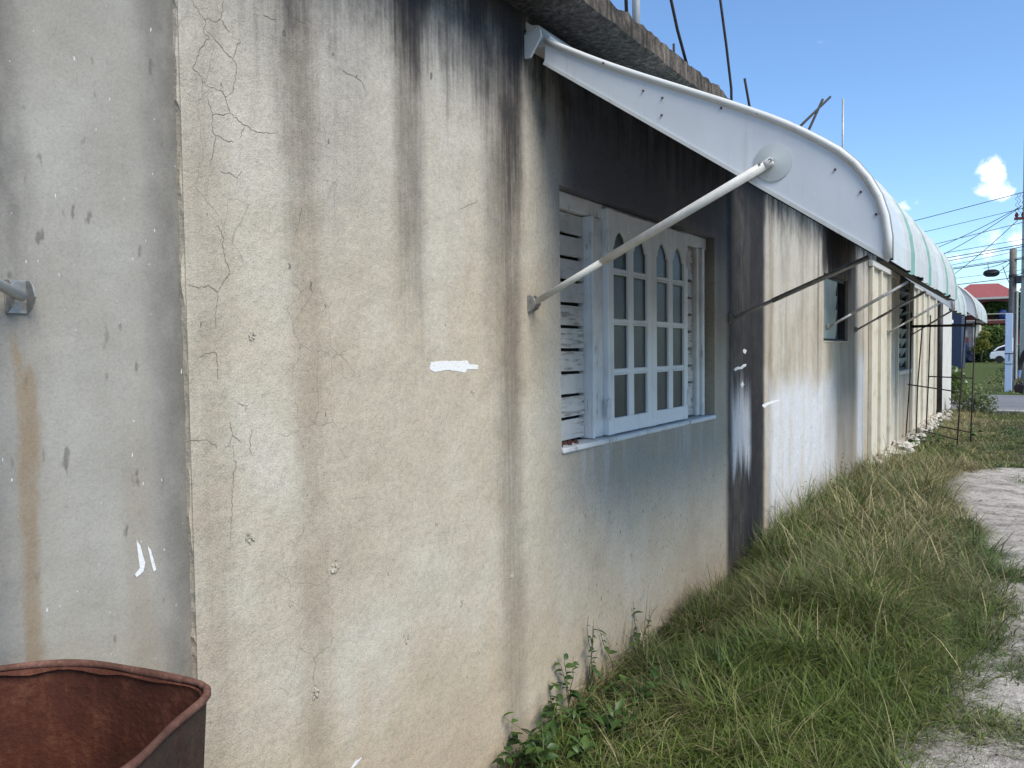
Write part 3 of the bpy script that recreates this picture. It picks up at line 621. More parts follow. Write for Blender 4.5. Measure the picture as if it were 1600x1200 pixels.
for poly in ([(213, 843), (219, 852), (227, 880), (224, 893), (214, 902), (211, 898), (219, 888), (216, 868)], [(230, 851), (236, 860), (244, 890), (240, 893), (234, 870)]): daub(poly, -.0165, 4, .0003).build('paint_daub', 'paint', house, label='white paint stroke on the set-back wall')
for poly in ([(1147, 577), (1151, 573), (1157, 574), (1160, 570), (1167, 569), (1165, 573), (1160, 576), (1154, 576), (1150, 580)], [(1161, 548), (1163, 545), (1167, 547), (1165, 552), (1162, 552)], [(1157, 600), (1160, 596), (1163, 601), (1160, 606)], [(1191, 633), (1199, 629), (1208, 626), (1218, 624), (1218, 627), (1207, 630), (1199, 633), (1194, 637)]):
    daub(poly, sub=5, jit=.003).build('paint_daub', 'paint', house)
for px, py, r in ((524, 886, .016), (493, 1079, .018), (635, 997, .014), (388, 845, .013), (455, 942, .008), (721, 942, .01), (800, 898, .013), (748, 1018, .009), (682, 817, .007), (393, 525, .012), (738, 612, .008)):
    y, z = wpt(px, py); mb = MB()
    for k in range(9): q = r*random.uniform(.2, .42); mb.sphere((0.001, y+random.gauss(0, r*.42), z+random.gauss(0, r*.6)), (q*.8, q, q), 6, 4, .35)
    mb.build('mortar_crust', 'chip', house)

# ================================================================== awnings
PROF = [(.088, 2.650), (.126, 2.628), (.312, 2.523), (.461, 2.446), (.647, 2.355), (.799, 2.280), (.952, 2.200), (1.076, 2.118), (1.149, 2.061), (1.212, 1.976), (1.243, 1.903), (1.258, 1.817), (1.257, 1.751)]
def resample(pts, n):
    P = np.array(pts); 
    for _ in range(2):
        Q = [P[0]]
        for a, b in zip(P, P[1:]): Q += [a*.75+b*.25, a*.25+b*.75]
        Q.append(P[-1]); P = np.array(Q)
    s = np.r_[0, np.cumsum(np.hypot(*np.diff(P, axis=0).T))]; t = np.linspace(0, s[-1], n); return np.c_[np.interp(t, s, P[:, 0]), np.interp(t, s, P[:, 1])]
def arm(parent, a, b, r0, r1, split=.34, mat='galv', bracket=True, det=10):
    a, b = Vector(a), Vector(b); m = a.lerp(b, split); d = (b-a).normalized()
    o = MB().tube([a, m], r0, det).tube([m-d*.03, b], r1, det).build('support_arm', mat, parent, smooth=True)
    MB().tube([m-d*.05, m-d*.045, m+d*.03, m+d*.035], [r1*.9, r1*1.22, r1*1.22, r1*.9], det).tube([m+d*.012, m+d*.018, m+d*.034, m+d*.04], [r1*1.2, r1*1.4, r1*1.4, r1*1.1], det).build('collar', mat, o, smooth=True)
    if bracket: wall_bracket(parent, a)
    return o
def wall_bracket(parent, a, xw=0.0):
    y, z = a[1], a[2]; h = .032
    br = MB().box(xw+.0012, xw+.005, y-.020, y+.020, z-h, z+h)
    for s in (-1, 1): br.prism([(xw+.004, z-h), (xw+.028, z-.020), (xw+.040, z), (xw+.030, z+.022), (xw+.018, z+h), (xw+.004, z+h)], y+s*.018-.0015, y+s*.018+.0015, 'y')
    o = br.build('wall_bracket', 'steel', parent, bevel=.0008)
    MB().tube([(xw+.026, y-.026, z), (xw+.026, y+.026, z)], .0045, 8).tube([(xw+.026, y-.030, z), (xw+.026, y-.021, z)], .008, 6).tube([(xw+.024, y-.024, z+.002), (xw+.012, y-.027, z-.024)], .003, 6).build('bolt', 'bright', o)
def awning(label, ya, yb, kx, dz, widths, cols, arms, det, disc=False, lipj=.012):
    t = thing('awning', label, 'awning', (0, ya, 2.6), 'white and green metal awnings along the house wall')
    pr = resample([(x*kx, z+dz) for x, z in PROF], 26 if det > 8 else 16)
    e0 = [(.082*kx, 2.573+dz)]+[tuple(p) for p in pr]; 
    for y, nm in ((ya, 'near'), (yb-.012, 'far')):
        ep = MB().prism(e0, y, y+.012, 'y').build('end_panel', 'panel' if nm == 'near' else 'under', t, bevel=.002)  # far panel shares the underside colour, interior shade painted in
        MB().tube([(p[0]-.002, y+(.001 if nm == 'near' else .008), p[1]+.001) for p in pr], .0118 if det > 8 else .011, det).build('edge_trim', 'trim', t, smooth=True)
        MB().obox(((e0[0][0]+pr[-1][0])/2, y+.006, (e0[0][1]+pr[-1][1])/2-.004), tuple((Vector((pr[-1][0]-e0[0][0], 0, pr[-1][1]-e0[0][1])))*.5), (0, .010, 0), (.003, 0, .005)).build('bottom_rail', 'dark' if nm == 'far' else 'trim', t)
    # roof sheets, each a channel with raised edges
    y = ya-.004; k = 0; nrm = []
    for i in range(len(pr)):
        d = pr[min(i+1, len(pr)-1)]-pr[max(i-1, 0)]; d /= np.hypot(*d); nrm.append((-d[1], d[0]))
    while y < yb-.02:
        wd = widths[k % len(widths)]; c = cols[k % len(cols)]; y1 = min(y+wd, yb+.004); rb = .003
        cs = [(y-.001+.012*(k == 0), rb+.010), (y+.008+.012*(k == 0), rb+.010), (y+.014+.012*(k == 0), rb), (y1-.014, rb), (y1-.008, rb+.0105), (y1+.001, rb+.0105)]; mb = MB(); nc = len(cs); ext = random.uniform(-.004, lipj) if k else .004
        L = [(p[0], p[1]) for p in pr]; L[-1] = (L[-1][0], L[-1][1]-ext)
        for i, p in enumerate(L):
            for (yy, hh) in cs: mb.v.append((p[0]+nrm[i][0]*hh, yy, p[1]+nrm[i][1]*hh))
        for i in range(len(L)-1):
            for j in range(nc-1): q = i*nc+j; mb.f.append((q, q+1, q+nc+1, q+nc))
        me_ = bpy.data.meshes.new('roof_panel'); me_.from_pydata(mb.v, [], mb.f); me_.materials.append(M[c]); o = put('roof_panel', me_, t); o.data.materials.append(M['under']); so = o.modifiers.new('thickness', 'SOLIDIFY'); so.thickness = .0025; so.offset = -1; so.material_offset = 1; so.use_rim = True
        # normals must face up and out for the sheet thickness
        e1 = Vector(mb.v[1])-Vector(mb.v[0]); e2 = Vector(mb.v[nc])-Vector(mb.v[0])
        if e1.cross(e2).z < 0: o.data.flip_normals()
        y = y1; k += 1
    lx, lz = pr[-1]
    MB().box(lx-.035, lx-.010, ya+.013, yb-.013, lz-.004, lz+.018).build('front_rail', 'dark', t)
    MB().box(.52*kx, .55*kx, ya+.013, yb-.013, 2.31+dz, 2.345+dz).build('purlin', 'dark', t)
    hd = MB().prism([(.0015, 2.735+dz), (.045, 2.725+dz), (.10*kx, 2.670+dz), (.075*kx, 2.640+dz), (.0015, 2.640+dz)], ya+.02, yb, 'y').build('header_channel', 'white', t, bevel=.002)
    for (y, xt, zt, rr, mt) in arms: arm(t, (.030, y, 1.69), (xt, y, zt), rr*.78, rr, .34, mt, True, det)
    return t, pr
A, PA = awning('large white metal awning with curved end panel over the shuttered window', 2.50, 4.95, 1.0, 0.0, [.40, .115, .16, .115, .16, .115, .16, .115], ['hood', 'green', 'hood', 'hood', 'hood', 'green', 'hood', 'hood'], [(4.90, .824, 2.017, .015, 'galv')], 12)
# the near end's own fittings: hood cap, screws, cone disc and long white strut
cap = MB().prism([(.003, 2.688), (.074, 2.694), (.080, 2.664), (.030, 2.596), (.003, 2.598)], 2.486, 2.496, 'y').build('hood_cap', 'white', A, bevel=.002)
MB().prism([(.0015, 2.742), (.020, 2.728), (.050, 2.708), (.012, 2.680), (.0015, 2.660)], 2.502, 2.510, 'y').build('hood_plate', 'white', A)
MB().tube([(.010, 2.484, 2.700), (.010, 2.488, 2.700)], .005, 8).build('screw', 'rebar', A)
mb = MB(); n = 28; dc = (.924, 2.078)
mb.tube([(dc[0], 2.499, dc[1]), (dc[0], 2.496, dc[1]), (dc[0], 2.488, dc[1])], [.060, .060, .012], n); mb.build('cone_disc', 'hood', A)
st_ = MB().tube([(.030, 2.505, 1.680), (.345, 2.497, 1.823)], .0125, 14).tube([(.32, 2.4975, 1.812), (.905, 2.477, 2.068)], .0155, 14).tube([(.89, 2.4775, 2.062), (.925, 2.476, 2.077), (.93, 2.476, 2.0785)], [.0155, .0145, .008], 14).build('support_arm', 'pipew', A, smooth=True)
MB().tube([(.308, 2.498, 1.806), (.314, 2.498, 1.809), (.356, 2.4965, 1.8275), (.361, 2.4965, 1.830)], [.014, .0195, .0195, .0165], 14).tube([(.352, 2.4965, 1.826), (.357, 2.4965, 1.828), (.368, 2.496, 1.833), (.372, 2.496, 1.835)], [.018, .022, .022, .017], 14).build('collar', 'pipew', st_, smooth=True)
wall_bracket(A, (0, 2.512, 1.675))
MB().tube([(.924, 2.462, 2.078), (.924, 2.49, 2.078)], .007, 8).build('bolt', 'steel', A)
for px, py in ((1005, 142), (1035, 153), (1034, 180), (1345, 300), (1369, 335), (1305, 265), (945, 100), (1127, 169)):
    d = f_ + r_*((px-800)/1200) + u_*((600-py)/1200); tt = 2.4985/d.y; x, z = D+tt*d.x, H+tt*d.z
    MB().tube([(x, 2.495 if py > 100 else 2.484, z), (x, 2.501, z)], .0036, 7).build('screw', 'rim', A)
B, _ = awning('second white metal awning over the small frosted window', 7.70, 9.25, .84, .06, [.18, .10, .16, .10], ['hood', 'hood', 'hood', 'green', 'hood'], [(7.736, .70, 2.077, .014, 'galv'), (9.195, .70, 2.077, .014, 'galv')], 8)
C_, _ = awning('farthest white metal awning near the road end of the house', 11.45, 14.05, .84, .10, [.18, .10, .16, .10], ['hood', 'green', 'hood', 'hood', 'hood'], [(11.51, .68, 2.09, .014, 'galv'), (14.0, .66, 2.10, .014, 'galv')], 8)
# end of another strut on the set-back wall, leaving the frame
sa = thing('awning_strut', 'steel wall bracket with strut end on the grey set-back wall', 'bracket', (-.018, .70, 1.61))
wall_bracket(sa, (0, .700, 1.608), -.018)
MB().tube([(.008, .700, 1.608), (.22, .36, 1.72), (.55, -.20, 1.90)], .0105, 12).build('strut_tube', 'pipew', sa, smooth=True)

# ================================================================== drum
drum = thing('rusty_drum', 'open rusty steel drum with bent rim beside the wall', 'drum', (.32, .47, 0))
nth = 72; zt = .93
def rimr(t):
    a = math.atan2(.765-.47, .462-.32); d = (t-a+math.pi) % (2*math.pi)-math.pi
    return .292+.036*math.exp(-(d/.25)**2)-.012*math.exp(-((d-.62)/.3)**2)-.012*math.exp(-((d+.55)/.3)**2)+.001*math.sin(5*t)
def drum_pt(t, z, off=0.0):
    k = max(0.0, min(1.0, (z-.35)/.58)); r = (.285*(1-k)+rimr(t)*k)+off
    for zz in (.32, .62): r += .010*math.exp(-((z-zz)/.018)**2)
    return (.32+r*math.cos(t), .47+r*math.sin(t), z+(.004*math.sin(2*t+1))*k)
def drum_shell(name, off, mat, zs):
    mb = MB()
    for z in zs:
        for i in range(nth): mb.v.append(drum_pt(2*math.pi*i/nth, z, off))
    for k in range(len(zs)-1):
        for i in range(nth): mb.f.append((k*nth+i, k*nth+(i+1) % nth, (k+1)*nth+(i+1) % nth, (k+1)*nth+i))
    return mb
zz = list(np.linspace(.02, zt-.006, 46))
drum_shell('shell', 0, 'drumout', zz).build('shell', 'drumout', drum, smooth=True)
mb = drum_shell('lining', -.004, 'rust', zz); mb.f.append(tuple(range(nth))); mb.build('lining', 'rust', drum, smooth=True)
mb = MB(); pts = [drum_pt(2*math.pi*i/nth, zt) for i in range(nth)]; k = 10
for i, p in enumerate(pts):
    t = 2*math.pi*i/nth
    for j in range(k):
        q = 2*math.pi*j/k; rr = .0068*(1+.12*math.sin(9*t)); mb.v.append((p[0]+math.cos(t)*rr*math.cos(q), p[1]+math.sin(t)*rr*math.cos(q), p[2]+rr*math.sin(q)))
for i in range(nth):
    for j in range(k): mb.f.append((i*k+j, ((i+1) % nth)*k+j, ((i+1) % nth)*k+(j+1) % k, i*k+(j+1) % k))
mb.build('rim', 'rim', drum, smooth=True)
mb = MB()   # torn lip left from the cut-out lid
a0, a1 = 1.05, 2.9; mseg = 60
for i in range(mseg+1):
    t = a0+(a1-a0)*i/mseg; p = drum_pt(t, zt-.004, -.007); dd = .001+.009*vnoise(i*.13, 1, 4)**2+.001*random.random(); q = drum_pt(t, zt-.004-dd, -.009-.004*vnoise(i*.2, 5, 9))
    mb.v += [p, q]
    if i: mb.f.append((2*i-2, 2*i-1, 2*i+1, 2*i))
mb.build('torn_lip', 'rust', drum)

# ================================================================== rods on the roof
def rod(label, pts, r, mat='rebar', name='rebar_rod', cat='rebar', group='steel rods sticking up from the roof'):
    tag(MB().tube(pts, r, 7).build(name, mat, smooth=True), label, cat, group)
rod('white pole base at the top edge of the roof', [(.17, 3.13, 2.84), (.165, 3.135, 3.6)], .018, 'white', 'roof_pole', 'pole')
rod('black rod touching the white pole on the roof', [(.16, 3.06, 2.84), (.13, 3.07, 3.6)], .008)
rod('short stub of rebar between the white pole and leaning rod', [(.19, 3.51, 2.82), (.19, 3.505, 2.937)], .006)
rod('long leaning rod running out of the picture top, nearest the white pole', [(.19, 3.74, 2.82), (.19, 3.55, 3.02), (.20, 3.28, 3.36)], .0075)
rod('long bent rod running out of the picture top above the awning', [(.19, 4.36, 2.82), (.19, 4.355, 2.96), (.19, 4.27, 3.17), (.19, 4.02, 3.7)], .0075)
rod('short leaning rod rising behind the awning edge', [(.19, 4.80, 2.80), (.19, 4.60, 3.086)], .0075)
rod('slanting rod of the crossed pair, upper one', [(.19, 5.72, 3.02), (.20, 6.90, 3.585)], .010)
rod('slanting rod of the crossed pair, lower one', [(.19, 6.02, 3.02), (.20, 6.62, 3.49)], .010)
tag(MB().sphere((.10, 5.78, 2.93), (.10, .30, .14), 14, 9, .22).build('rubble_heap', 'slab'), 'dark lump of broken concrete at the foot of the crossed rods', 'rubble')
rod('thin straight upright pole above the awning curve', [(.15, 7.7, 2.85), (.15, 7.7, 3.79)], .009, 'galv', 'roof_pole', 'pole')

# ================================================================== rebar frame in the grass
fr = thing('rebar_trellis', 'black rebar frame like a trellis standing in the grass by the wall', 'metal frame', (.45, 13.4, 0))
def bar(p, q, r=.010, nm='bar'):
    p, q = Vector(p), Vector(q); m = p.lerp(q, .5)+Vector((random.gauss(0, .012), random.gauss(0, .012), 0)); MB().tube([p, m, q], r, 6).build(nm, 'rebar', fr, smooth=True)
for p, q in (((.03, 13.3, -.05), (.10, 13.3, 2.02)), ((.13, 13.75, -.05), (.205, 13.75, 1.82)), ((.23, 14.1, -.05), (.285, 14.1, 2.0)), ((.75, 12.95, -.05), (.85, 12.95, 2.04)), ((.88, 13.75, -.05), (.93, 13.75, 2.02))): bar(p, q, .010, 'upright')
bar((.09, 13.3, 1.81), (.92, 13.2, 1.80), .019); bar((.28, 14.1, 1.83), (.92, 13.75, 1.80), .012); bar((.06, 13.3, .91), (.79, 12.95, .82)); bar((.26, 14.1, 1.01), (.905, 13.75, 1.0)); bar((.28, 13.3, .20), (.76, 12.95, .12)); bar((.40, 14.0, .22), (.89, 13.75, .16)); bar((.10, 13.3, 1.79), (.285, 14.1, 1.82))

# ================================================================== grass
def blades(P, L, Wd, az, lean, curve, col, tipcol):
    n = len(P); t = np.array([0, .36, .70, 1.0]); wf = np.array([1.0, .9, .55, 0.0]); sx, sy = -np.sin(az), np.cos(az)
    V = np.zeros((n, 7, 3), np.float32); C = np.zeros((n, 7, 3), np.float32); cx, cy, cz = P[:, 0].copy(), P[:, 1].copy(), P[:, 2].copy(); idx = 0; twist = rng.normal(0, .5, n)
    for k in range(4):
        if k:
            a = lean+curve*(t[k]+t[k-1])*.5; dl = L*(t[k]-t[k-1]); aa = az+twist*t[k]; cx = cx+np.cos(aa)*np.sin(a)*dl; cy = cy+np.sin(aa)*np.sin(a)*dl; cz = np.maximum(cz+np.cos(a)*dl, -.015)
            cx = np.maximum(cx, .006)
        hw = Wd*wf[k]*.5; c = col*(1-t[k])+tipcol*t[k]
        if k < 3:
            V[:, idx] = np.c_[cx-sx*hw, cy-sy*hw, cz]; V[:, idx+1] = np.c_[cx+sx*hw, cy+sy*hw, cz]; C[:, idx] = c; C[:, idx+1] = c; idx += 2
        else: V[:, 6] = np.c_[cx, cy, cz]; C[:, 6] = c
    b = (np.arange(n)*7)[:, None]; tri = np.array([[0, 1, 3], [0, 3, 2], [2, 3, 5], [2, 5, 4], [4, 5, 6]]); F = (b[:, :, None]+tri[None]).reshape(-1, 3)
    return V.reshape(-1, 3), F, C.reshape(-1, 3)
def grass_obj(name, label, sets, mat='grass'):
    Vs, Fs, Cs, k = [], [], [], 0
    for V, F, C in sets: Vs.append(V); Fs.append(F+k); Cs.append(C); k += len(V)
    return tag(put(name, fast_mesh(name, np.concatenate(Vs), np.concatenate(Fs), mat, np.concatenate(Cs))), label, 'grass', None, 'stuff')
G1, G2, ST, ST2 = np.array([.022, .072, .014]), np.array([.13, .19, .03]), np.array([.34, .30, .16]), np.array([.20, .17, .085])
def lawn(n, xr, yr, dens, hf, width, straw, lean=(.0, 1.2), curve=(.5, 3.0), tuss=70, zoff=0.0, mound=1.0):
    x = rng.uniform(*xr, n); y = rng.uniform(*yr, n); ox = np.zeros(n); oy = np.zeros(n)
    if tuss:
        nc = max(8, n//tuss); cx_ = rng.uniform(*xr, nc); cy_ = rng.uniform(*yr, nc); k = rng.integers(0, nc, n); it = rng.random(n) < .72; sg = min(width*6, .05)
        ox = np.where(it, rng.normal(0, sg, n), 0); oy = np.where(it, rng.normal(0, sg, n), 0); x = np.where(it, cx_[k]+ox, x); y = np.where(it, cy_[k]+oy, y)
    keep = (rng.random(n) < dens(x, y)) & (x > .008); x, y, ox, oy = x[keep], y[keep], ox[keep], oy[keep]; n = len(x)
    cl = vnoise(x*5.5, y*5.5, 41); cl2 = vnoise(x*2.1+7, y*2.1, 42); big = vnoise(x*.9, y*.9, 43)
    h = hf(x, y)*(.40+1.0*cl)*rng.uniform(.5, 1.15, n)
    z = (vnoise(x*1.3, y*1.3, 3)-.5)*.05-.035+zoff+mound*(.02+.13*vnoise(x*2.3, y*2.3, 91)**1.3)*np.exp(-((x-.72)/.48)**2)*np.clip((y-2.3)/1.2, 0, 1)*np.clip((9.4-y)/1.5, 0, 1)
    az = 2*np.pi*vnoise(x*3.6, y*3.6, 44)*2.2+rng.normal(0, 1.6, n); rad = np.hypot(ox, oy); az = np.where(rad > 0, np.arctan2(oy, ox)+rng.normal(0, .7, n), az); ln = rng.uniform(*lean, n)*np.where(rad > 0, .45, 1)+rad/min(width*6, .05)*.30; cv = rng.uniform(*curve, n)
    sp = np.clip(straw(x, y)+(cl2-.5)*.7, 0, 1); isst = rng.random(n) < sp; g = np.clip(big*.6+cl*.3+rng.normal(0, .22, n), 0, 1)[:, None]
    col = G1*(1-g)+G2*g; q = rng.random(n)[:, None]; col = np.where(isst[:, None], ST*q+ST2*(1-q), col); col = col*rng.uniform(.45, 1.45, n)[:, None]; tip = np.where(isst[:, None], col*1.15, col*.75+ST*.18)
    wd = width*rng.uniform(.6, 1.4, n); return blades(np.c_[x, y, z], h, wd, az, ln, cv, col, tip)
def edge(x, y, soft=.14):
    e = path_left(np.clip(y, -3, 10.7)); e = e+(vnoise(x*0+y*2.4, x*3, 61)-.5)*.3; return np.clip((e-x)/soft+.5, 0, 1)
def hnear(x, y):
    mound = np.exp(-((x-.75)/.55)**2); w_ = np.exp(-(x/.22)**2)
    base = .21+.20*mound*np.clip((y-2.6)/1.6, 0, 1)+.04*vnoise(x*2, y*2, 71)
    return base*np.interp(y, [2.0, 2.6, 3.4, 5, 8, 9, 11], [.55, .75, .95, 1.05, 1.0, .9, .9])*(1-.35*w_*(y < 5))*(1+.75*np.exp(-(x/.38)**2)*np.clip((y-5.2)/.6, 0, 1))
def stnear(x, y): return .03+.24*np.clip((y-3.4)/1.2, 0, 1)+.25*np.exp(-((y-4.3)/.5)**2)*(x < .55)+.22*np.exp(-((x-.85)/.3)**2)*(y > 4.3)+.45*np.clip((y-8.3)/1.2, 0, 1)
sets = [lawn(125000, (0.01, 1.75), (2.0, 5.2), lambda x, y: edge(x, y)*np.clip((y-2.0)/.9+.3*(x-.1), 0, 1)*np.clip(.15+1.1*vnoise(x*4.5, y*4.5, 77), 0, 1), hnear, .0046, stnear),
        lawn(95000, (0.01, 1.8), (5.2, 10.9), lambda x, y: edge(x, y)*np.clip(.2+1.1*vnoise(x*4.5, y*4.5, 77), 0, 1), hnear, .0068, stnear),
        lawn(10000, (0.01, 1.6), (2.4, 9.5), lambda x, y: edge(x, y), lambda x, y: .36+0*x, .0024, lambda x, y: .8+0*x, (.5, 1.5), (.2, 1.6))]
# low tufts that creep over the path
def tuft(c, r, n, h, width=.004, straw=.1): return lawn(n, (c[0]-r, c[0]+r), (c[1]-r*1.3, c[1]+r*1.3), lambda x, y: np.exp(-(((x-c[0])/r)**2+((y-c[1])/(r*1.3))**2)*2.2), lambda x, y: h+0*x, width, lambda x, y: straw+0*x, (.2, 1.1), (.5, 1.4), 30, .045, 0.0)
for c, r, n, h in (((1.62, 4.15), .16, 2600, .10), ((1.56, 3.35), .22, 4200, .09), ((1.42, 3.45), .18, 3500, .10), ((1.74, 3.5), .16, 2500, .07), ((1.80, 4.4), .2, 2500, .07), ((1.45, 2.95), .2, 3000, .07), ((1.66, 2.8), .2, 2200, .05), ((1.75, 9.9), .35, 1500, .06), ((2.1, 4.0), .3, 3000, .07), ((1.5, 5.0), .12, 1200, .08)): sets.append(tuft(c, r, n, h))
grass_obj('tall_grass', 'tangled green and straw grass along the foot of the wall', sets)
farst = lambda x, y: .30+.5*np.exp(-((x-.55)/.4)**2)*np.clip((y-12)/3, 0, 1)
sets = [lawn(80000, (0.0, 1.75), (10.6, 20.3), lambda x, y: np.clip((1.62+(vnoise(y, y*0, 5)-.5)*.3-x)/.2, 0, 1)*(.4+.6*vnoise(x*2.5, y*2.5, 78)), lambda x, y: .10+.20*np.exp(-((x-.35)/.5)**2)*(.5+vnoise(x*2, y*1.2, 72)), .0085, farst),
        lawn(30000, (1.2, 8), (15.5, 20.3), lambda x, y: .8+0*x, lambda x, y: .07+0*x, .010, lambda x, y: .05+0*x), lawn(9000, (1.4, 1.9), (10.8, 16), lambda x, y: .6*vnoise(x*4, y*2, 4), lambda x, y: .05+0*x, .008, lambda x, y: .05+0*x)]
grass_obj('straw_grass', 'dry straw-coloured grass beyond the path towards the road', sets)
sets = [lawn(60000, (-14, 10), (27.5, 45), lambda x, y: .25+.75*vnoise(x*.9, y*.9, 79), lambda x, y: .16+.25*(vnoise(x*.7, y*.7, 81) > .55)+.3*np.exp(-((y-28.8)/.8)**2)*vnoise(x*2, y, 3), .022, lambda x, y: .18+.35*vnoise(x*.5, y*.35, 82)),
        lawn(45000, (-30, 16), (45, 110), lambda x, y: .3+.7*vnoise(x*.5, y*.3, 80), lambda x, y: .25+.4*(vnoise(x*.35, y*.35, 83) > .55), .05, lambda x, y: .15+.5*(vnoise(x*.2, y*.14, 84) > .5))]
grass_obj('roadside_grass', 'rough grass verge and field beyond the road', sets)
mb = MB()
for i in range(160):
    y = random.uniform(2.2, 10.5); x = float(path_left(y))+abs(random.gauss(0, .6)); r = random.uniform(.003, .010)
    mb.sphere((x, y, .006+(float(vnoise(x*2.2, y*1.3, 8))-.5)*.05+r*.3), (r, r*1.2, r*.7), 5, 3, .3)
tag(mb.build('loose_stones', 'pebble'), 'small loose stones scattered over the path', 'stones', None, 'stuff')

# ================================================================== weeds
def leaf_mesh(name, L, W, fold, mat):
    mb = MB(); n = 6
    for i in range(n+1):
        t = i/n; wv = W*.5*math.sin(math.pi*min(1, t*.97+.03))**.75*(1-.25*t); y = L*t; z = -.35*L*t*t
        mb.v += [(-wv, y, z+fold*wv), (0, y, z), (wv, y, z+fold*wv)]
        if i:
            k = 3*(i-1); mb.f += [(k, k+1, k+4, k+3), (k+1, k+2, k+5, k+4)]
    me = mb.mesh(name, mat, True); return me
LM = [leaf_mesh('leaf', .080, .050, .35, 'leaf'), leaf_mesh('leaf', .060, .042, .4, 'leaf'), leaf_mesh('leaf', .036, .019, .4, 'leafd'), leaf_mesh('leaf', .095, .040, .3, 'leaf')]
def weed(label, x, y, h, nl, kinds, group, spread=.05, size=1.0, out=.5):
    nl = int(nl*1.3); h *= .78; t = thing('weed', label, 'weed', (x, y, -.02), group); mb = MB(); ns = 1 if nl < 9 else 2+(nl > 14); tops = []
    for s in range(ns):
        h_ = h; ax, ay = random.gauss(0, spread)+abs(spread)*.4*out, random.gauss(0, spread*1.2); hh = h*(1-.25*s*random.random()); pts = [(x+ax*u*u+random.gauss(0, .004), y+ay*u*u, -.02+hh*u) for u in np.linspace(0, 1, 7)]
        pts = [(max(p[0], .012), p[1], p[2]) for p in pts]; mb.tube(pts, [.0032*(1-.7*u) for u in np.linspace(0, 1, 7)], 5); tops.append(pts)
    mb.build('stem', 'stem', t, smooth=True)
    for k in range(nl):
        pts = tops[k % ns]; u = .22+.78*(k//ns+1)/(nl//ns+1); u = min(u, 1.0); q = u*6; i = min(int(q), 5); p = Vector(pts[i]).lerp(Vector(pts[i+1]), q-i); a = k*2.4+random.gauss(0, .4)+1.0*s
        me = random.choice([LM[j] for j in kinds]); sc = .80*size*random.uniform(.7, 1.25)*(1.1-.35*u)
        ex = random.uniform(-.35, .95); mw = Matrix.Translation(p) @ Euler((ex, random.gauss(0, .3), a)).to_matrix().to_4x4() @ Matrix.Scale(sc, 4)
        if (mw @ Vector((0, .06, 0))).x < .004: mw = Matrix.Translation(p) @ Euler((ex, 0, -a)).to_matrix().to_4x4() @ Matrix.Scale(sc, 4)
        if (mw @ Vector((0, .06, 0))).x < .004: mw = Matrix.Translation(p) @ Euler((ex, 0, -math.pi/2+random.gauss(0, .7))).to_matrix().to_4x4() @ Matrix.Scale(sc, 4)
        put('leaf', me, t, mw)
    return t
GW = 'broad-leaved weeds at the foot of the wall'
weed('leftmost small broad-leaved weed at the foot of the wall', .06, 2.20, .13, 7, (0, 1), GW)
weed('low weed with few leaves, second from the left at the wall foot', .05, 2.36, .17, 7, (0, 1), GW)
weed('bushy broad-leaved weed with bright green top leaf by the wall', .06, 2.56, .30, 14, (0, 1), GW, .03)
weed('upright weed with round leaves just right of the bushy bright one', .05, 2.70, .36, 14, (1,), GW, .03)
weed('tallest slender weed leaning on the wall with drooping narrow leaves', .03, 2.93, .47, 12, (2, 3), GW, .02, 1.1, 0)
weed('small weed with paired leaves close to the wall right of the tallest', .05, 3.12, .34, 8, (1, 2), GW, .05)
weed('grey-green weed climbing the wall beside dry brown grass', .04, 3.42, .36, 14, (1, 2), GW, .04)
lab = 'leafy weed mixed into the near grass at the picture bottom'
for x, y in ((.10, 2.28), (.11, 2.46), (.13, 2.62), (.10, 2.82), (.33, 2.62), (.22, 2.9), (.16, 2.35), (.20, 2.55), (.16, 2.75), (.25, 2.68), (.30, 2.9), (.12, 2.98), (.38, 3.05), (.24, 3.2), (.45, 3.4), (.20, 2.25), (.28, 2.42), (.55, 3.7), (.62, 4.2), (.75, 3.9), (.95, 4.4), (.5, 4.6), (1.1, 3.6), (.8, 3.3), (1.15, 5.2)): weed(lab if y < 3.45 else 'broad-leaved weed sunk in the middle of the tall grass mound', x, y, random.uniform(.12, .24), random.randint(8, 14), (0, 1, 3), 'leafy weeds in the near grass' if y < 3.45 else 'weeds sunk in the tall grass', .05, random.uniform(.8, 1.15))
lab = 'wiry small-leaved weed standing against the stained far wall'
for y in (5.75, 5.95, 6.1, 6.5, 6.75, 6.9, 7.15, 7.5, 7.9, 8.4): weed(lab, random.uniform(.04, .12), y, random.uniform(.32, .52), 16, (2,), 'wiry weeds along the far wall', .08, 1.3)
lab = 'leafy weed among the straw grass by the rebar frame'
for x, y in ((.55, 12.6), (.30, 12.2), (.75, 12.3), (.9, 14), (.35, 13.0)): weed(lab, x, y, random.uniform(.3, .45), 14, (0, 1), 'weeds by the rebar frame', .12, 1.5)

